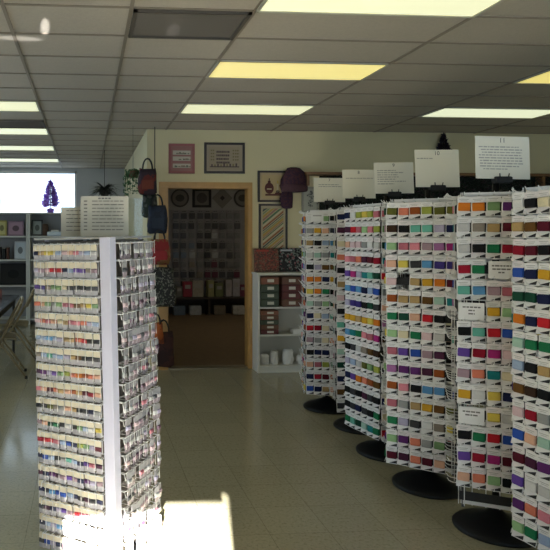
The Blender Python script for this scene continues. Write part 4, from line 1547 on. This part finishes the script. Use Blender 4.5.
branch(Vector((0, 0, 0)), Vector((.05, 0, 1)), 1.6, .07, 5)
br_.build('branches', mat('pale_bark', (.88, .86, .86), .9), e)
tag(MB().box(-30, 30, FAR + .3, 60, -.3, -.2).build('ground_outside', mat('pale_asphalt', (.5, .5, .5), .9)), kind='structure')

# ================================================================== LIGHT
wd = bpy.data.worlds.new('daylight')
SC.world = wd
wd.use_nodes = True
bg = wd.node_tree.nodes['Background']
bg.inputs[0].default_value = (.63, .82, 1.0, 1)
bg.inputs[1].default_value = 3.5


def portal(loc, rot, sx, sy):
    l = bpy.data.lights.new('window_portal', 'AREA')
    l.shape = 'RECTANGLE'
    l.size, l.size_y = sx, sy
    l.cycles.is_portal = True
    o = bpy.data.objects.new('window_portal', l)
    COL.objects.link(o)
    o.location = loc
    o.rotation_euler = rot


portal((2.7, Y_F - .16, 1.525), (PI / 2, 0, 0), 4.4, 1.85)
portal(((WX0 + WX1) / 2, FAR + .16, (WZ0 + WZ1) / 2), (-PI / 2, 0, 0), WX1 - WX0, WZ1 - WZ0)
portal((X_L - .16, 5.3, 1.625), (PI / 2, 0, -PI / 2), 4.6, 1.65)
portal(((FDX0 + FDX1) / 2, Y_F - .16, 1.0), (PI / 2, 0, 0), FDX1 - FDX0, 1.5)

# spot lamp standing in for low sun through the glazed door behind the camera
def spot(name, loc, target, size, power, blend, rad, col=(1, 1, 1), scale=None):
    l = bpy.data.lights.new(name, 'SPOT')
    l.energy = power
    l.spot_size = size
    l.spot_blend = blend
    l.shadow_soft_size = rad
    l.color = col
    o = bpy.data.objects.new(name, l)
    COL.objects.link(o)
    o.location = loc
    o.rotation_euler = (Vector(target) - Vector(loc)).to_track_quat('-Z', 'Y').to_euler()
    if scale:
        o.scale = scale
    return o


SUN_EL = .364
dirx = .116 * CA + SA
diry = CA - .116 * SA
aim = Vector(((FDX0 + FDX1) / 2, Y_F, 1.0))
sd = Vector((dirx, diry, -SUN_EL * math.hypot(dirx, diry))).normalized()
src = aim - sd * 60
spot('low_sun', src, aim, math.radians(1.62), 26000 * 12 * (60 / 14) ** 2, .0, .25, (.96, .98, 1))
# unseen spot lamps added to imitate a reflected sun glint on the ceiling
tgt = on_plane(45, 28, 3.6)
g1 = at(45, 27, 731.6 / (235 - 27))
spot('ceiling_glint', (.1, -1.1, .9), g1, math.radians(1.35), 3600, .6, .01, scale=(.5, 1, 1))
g2 = at(20, 38.5, 731.6 / (235 - 38.5))
spot('ceiling_glint', (.1, -1.1, .9), g2, math.radians(3.4), 2600, .5, .01, scale=(1, .10, 1))
g3 = at(173, 30, 731.6 / (235 - 30))
spot('ceiling_glint', (.1, -1.1, .9), g3, math.radians(.5), 350, .5, .01)

# ================================================================== CAMERA
cd = bpy.data.cameras.new('camera')
cam = bpy.data.objects.new('camera', cd)
COL.objects.link(cam)
cam.location = (0, 0, CAM_H)
cam.rotation_euler = (PI / 2, 0, -YAW)
cd.sensor_width = 36
cd.sensor_fit = 'HORIZONTAL'
cd.lens = FOC / 550 * 36
cd.shift_x = (275 - PX) / 550
cd.shift_y = (PY - 275) / 550
cd.clip_start = .05
SC.camera = cam

vs = SC.view_settings
vs.view_transform = 'Standard'
vs.look = 'None'
vs.gamma = 1
vs.use_curve_mapping = False
vs.exposure = 0.0
